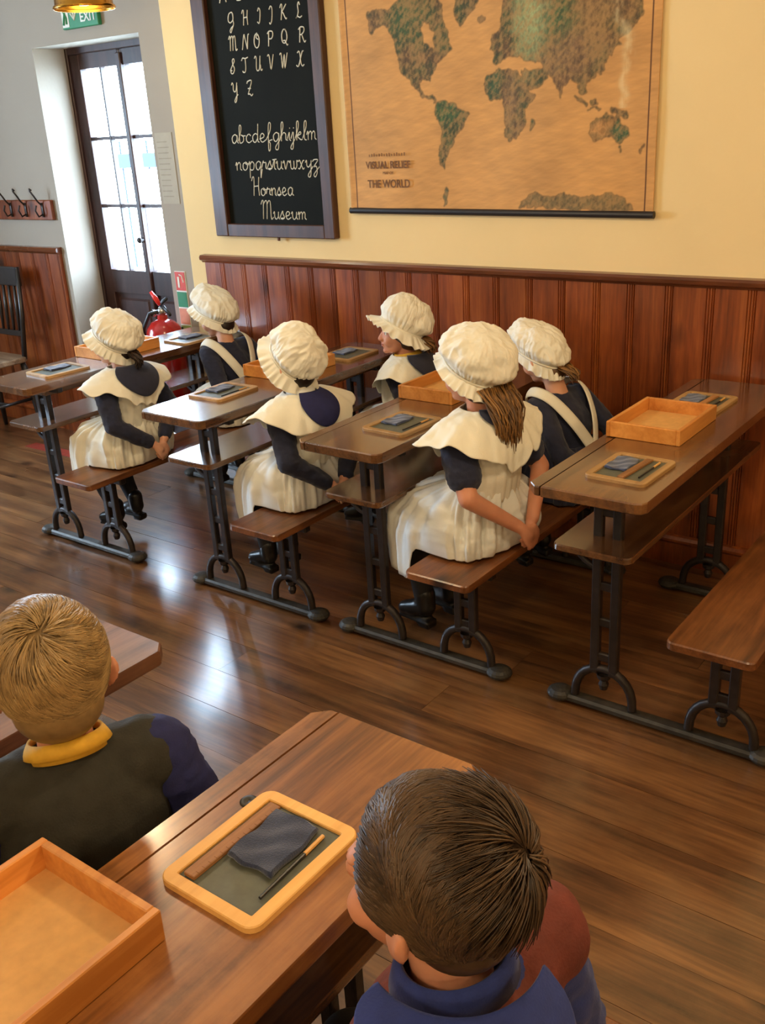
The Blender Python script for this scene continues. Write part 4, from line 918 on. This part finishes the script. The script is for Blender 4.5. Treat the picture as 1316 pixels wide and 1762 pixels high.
        for q in (-1, 1):
            ribbon([(.085, q * .07, .22), (.065, q * .085, .33), (.03, q * .10, .368), (-.02, q * .105, .374), (-.06, q * .09, .345), (-.088, q * .055, .27), (-.094, q * .015, .19), (-.092, q * .008, .165)], .021, 'shoulder_strap')
            ribbon([(-.04, q * .118, .14), (-.075, q * .085, .145), (-.098, q * .02, .152), (-.10, 0, .155)], .018, 'waist_tie')
            ribbon([(-.10, 0, .155), (-.125, q * .03, .185), (-.130, q * .055, .165), (-.115, q * .03, .145), (-.102, 0, .15)], .012, 'bow_loop')
            ribbon([(-.102, 0, .15), (-.120, q * .018, .11), (-.125, q * .03, .055)], .013, 'bow_tail')

def hand_on(c): pass
PI = math.pi
# --- girl nearest the door end (left)
SZ = .357
def bx(i): return XS[i] + .464
c = Child('person in cream mob cap and caped white pinafore over navy, on the leftmost bench', (bx(0) + .0, 2.235, SZ), PI + .1, lean=.02, head_yaw=.15, scale=.945, kick=-.08)
c.body(M['skin']); c.stockings(); c.dress(M['navy'], 'long', seed=3); c.bodice(M['cotton'], 1); c.cape(M['cotton'], 2); c.collar(M['navy'], 1.1, .8); c.neckband(M['navy'], .046, .022, 'dress_neckband'); c.skirt(M['cotton'], 1)
c.hairback(M['hairblack'], .07, 3, 60, .02); c.cap(M['cap'], 1, tilt=.62, puff=.95, height=.115, flare=.45, frill=.055)
# --- far girl on leftmost bench: straps and bow
c = Child('person in mob cap, navy dress and white bow, far end of leftmost bench', (bx(0) + .01, 2.815, SZ), PI - .05, lean=.22, head_yaw=.3, head_pitch=.2, scale=.93, kick=-.05)
c.body(M['skin']); c.stockings(); c.dress(M['navy'], 'long', seed=5); c.skirt(M['cotton'], 3); c.straps(M['cotton']); c.hairback(M['hairblack']); c.cap(M['cap'], 4, tilt=.75, puff=.9, height=.125, flare=.5)
# --- girl C second bench near
c = Child('person in bright mob cap and white cape with navy collar, near end of second bench', (bx(1) - .02, 2.235, SZ), PI - .05, lean=.03, head_yaw=.1, scale=.955)
c.body(M['skin']); c.stockings(); c.dress(M['navy'], 'long', seed=7); c.bodice(M['cotton'], 4); c.cape(M['cotton'], 8, wing=1.1); c.collar(M['blue2'], .85, .75); c.neckband(M['cottonback'], .044, .035); c.skirt(M['cottonback'], 6)
c.hairback(M['hairblack']); c.cap(M['cap'], 7, tilt=.85, puff=1.0, height=.12, flare=.6, frill=.055)
# --- girl D second bench far, profile
c = Child('person in profile with mob cap, yellow collar and navy yoke, far end of second bench', (bx(1) - .01, 2.80, SZ), PI + .25, lean=.0, head_yaw=.40, scale=.955)
c.body(M['skin2']); c.stockings(); c.dress(M['navy'], 'long', seed=9); c.bodice(M['cotton'], 6); c.cape(M['cotton'], 12); c.collar(M['navy'], 1.25, .75); c.neckband(M['yellow'], .050, .036, 'yellow_collar'); c.skirt(M['cotton'], 9)
c.hairback(M['hairgirl'], .06, 5, 60, .03); c.cap(M['cap'], 11, tilt=.50, puff=.85, height=.12, flare=.95, frill=.05)
# --- girl E third bench near, long hair
c = Child('person with long brown hair, large mob cap and bare forearms clasped behind the back', (bx(2) - .02, 2.225, SZ), PI - .12, lean=.03, head_yaw=-.02, scale=1.05)
c.body(M['skin2']); c.stockings(); c.dress(M['navy'], 'short', seed=11); c.bodice(M['cotton'], 8); c.cape(M['cotton'], 15, wing=1.02, amp=.007); c.collar(M['navy'], 1.0, .35); c.skirt(M['cottonback'], 12, side=.175)
c.hairback(M['hairgirl'], .165, 9, 420, .055); c.cap(M['cap'], 16, tilt=.50, puff=.9, height=.115, flare=.6, frill=.042)
# --- girl F third bench far, hunched
c = Child('person hunched in navy dress with white straps and tied sash, far end of third bench', (bx(2) + .04, 2.70, SZ), PI - .15, lean=.30, head_yaw=.1, head_pitch=.15, scale=.935)
c.body(M['skin']); c.stockings(); c.dress(M['navy'], 'long', seed=13); c.skirt(M['navy'], 15, name='navy_skirt'); c.straps(M['cotton']); c.hairback(M['hairgirl'], .05, 11, 50, .03); c.cap(M['cap'], 19, tilt=.65, puff=.75, height=.11, flare=.25, frill=.045)

# ---------------------------------------------------------------- boys in the foreground
def boyhair(s, mat, whorl, seed=0, n=2600, thick=.012, L0=.045, tuft=0.0, lift=.25, hairline=.045, low=-.045, rad=.0013):
    g = G(); cen = np.array([-.010, 0, .022]); rr = np.array([.080, .0675, .074]) + thick * .55
    g.ell(cen, rr, n=28, m=18)
    V = g.arr()
    # cut away face and below nape by shrinking into the skull
    def mask(P):
        face = smoothstep((P[:, 0] - (hairline + .25 * (P[:, 2] - .05))) / .012) * smoothstep((.075 - P[:, 2]) / .01)
        ears = smoothstep((P[:, 0] + .022) / .012) * smoothstep((.008 - P[:, 2]) / .012)
        nape = smoothstep((low - P[:, 2] + .2 * np.clip(P[:, 0], 0, 1)) / .012)
        return 1 - np.clip(face + ears + nape, 0, 1)
    m_ = mask(V); V = cen + (V - cen) * (.86 + .14 * m_)[:, None]; g.v = [V]
    low_ = G().ell((-.035, 0, -.020), (.052, .058, .050), n=20, m=12); g.add(low_.arr(), low_.f)
    g.v = [s.head(g.arr())]; me = fuse(g, .004, 2, .5); at_ = me.attributes.new('tone', 'FLOAT', 'POINT'); at_.data.foreach_set('value', np.full(len(me.vertices), .3)); s.put('hair', me, mat)
    R = np.random.RandomState(seed); g = G(); tone = []; wv = np.array(whorl, float); wv /= np.linalg.norm(wv); k = 0
    while k < n:
        d = R.normal(size=3); d /= np.linalg.norm(d); P0 = cen + d * rr
        if mask(P0[None])[0] < .5 or P0[2] < low: continue
        k += 1
        dv = d - (d @ wv) * wv; sw = np.cross(wv, d); tdir = dv + .55 * sw; tdir -= (tdir @ d) * d; tdir /= np.linalg.norm(tdir) + 1e-9
        tdir = tdir + R.normal(size=3) * .07; L = L0 * R.uniform(.7, 1.2)
        if d[2] < -.1: L *= .55
        tf = tuft * math.exp(-np.sum((d - wv) ** 2) * 7); P = []
        pcur = P0.copy(); dd = tdir.copy()
        cl = .12 * math.sin(P0 @ np.array([190., 150, 170]) + 3 * math.sin(P0[1] * 110))
        for t in np.linspace(0, 1, 6):
            q = (pcur - cen) / rr; q /= np.linalg.norm(q); base = cen + q * rr
            h = thick * (.25 + .7 * math.sin(math.pi * min(t + .15, 1)) * (1 + cl * 2)) * lift * 2 * (.45 + .55 * smoothstep((q[2] + .1) / .5)) + tf * t * .03
            P.append(base + q * h + (tf * t * .012) * tdir); pcur = base + dd * L / 5; dd = dd - (dd @ q) * q
        g.tube(P, rad * np.array([1, 1.2, 1.2, 1.0, .75, .3]), 3); tone += [np.clip(.45 + cl * 2.0 + R.normal() * .2 + .12 * d[2], 0, 1)] * 18
    V = s.pose(s.head(g.arr())); g.v = [V]; me = g.mesh('hair_strands', True); at_ = me.attributes.new('tone', 'FLOAT', 'POINT'); at_.data.foreach_set('value', np.array(tone, float)); mobj('hair_strands', me, mat, s.root)['kind'] = 'stuff'

def waistcoat(s, mat, seed=0, sw=1.0):
    g = G(); g.ell((0, 0, .255), (.088, .124, .112)); g.ell((0, 0, .16), (.089, .116, .10)); g.ell((0, 0, .08), (.098, .130, .080)); g.caps((-.004, .095 * sw, .312), (-.004, -.095 * sw, .312), .052, .052).ell((-.004, 0, .335), (.052, .06, .036))
    me = fuse(g, .005, 3, .5); V = mverts(me); N = mnorm(me); V += N * (noise(V, 8, seed, 3, (1, 1, .5)) * .004)[:, None]; V[:, 2] = np.maximum(V[:, 2], .004); mset(me, V); return s.put('waistcoat', me, mat)
# blond boy
c = Child('blond person seen from behind in charcoal waistcoat with yellow neckerchief', (-1.03, .60, SZ), PI - .45, lean=.05, head_yaw=-.05, scale=1.06, hz=.452, hs=1.0)
c.body(M['skin2'], 'down'); c.stockings(); c.dress(M['blue2'], 'long', 'shirt', False, seed=21); waistcoat(c, M['charcoal'], 3); c.neckband(M['yellow'], .046, .024, 'yellow_neckerchief', .3)
boyhair(c, M['hairblond'], (-.55, .05, .8), 4, 6500, .009, .06, 0.0, rad=.0010)
# brown haired boy, nearest the camera
c = Child('brown-haired person nearest the camera in maroon waistcoat with blue collar', (-.395, .568, SZ), PI - .1, lean=.0, head_yaw=.2, head_pitch=-.08, scale=1.10, hz=.45, hs=.915)
c.body(M['skin2'], 'down'); c.stockings(); c.dress(M['blue'], 'long', 'shirt', False, seed=23); waistcoat(c, M['maroon'], 6, 1.3); c.collar(M['blue'], 1.1, .42, .026, center=math.pi - .75, name='blue_collar'); c.neckband(M['blue'], .048, .034, 'collar_band')
boyhair(c, M['hairbrown'], (-.8, -.15, .5), 8, 7500, .011, .065, .45, rad=.0010)
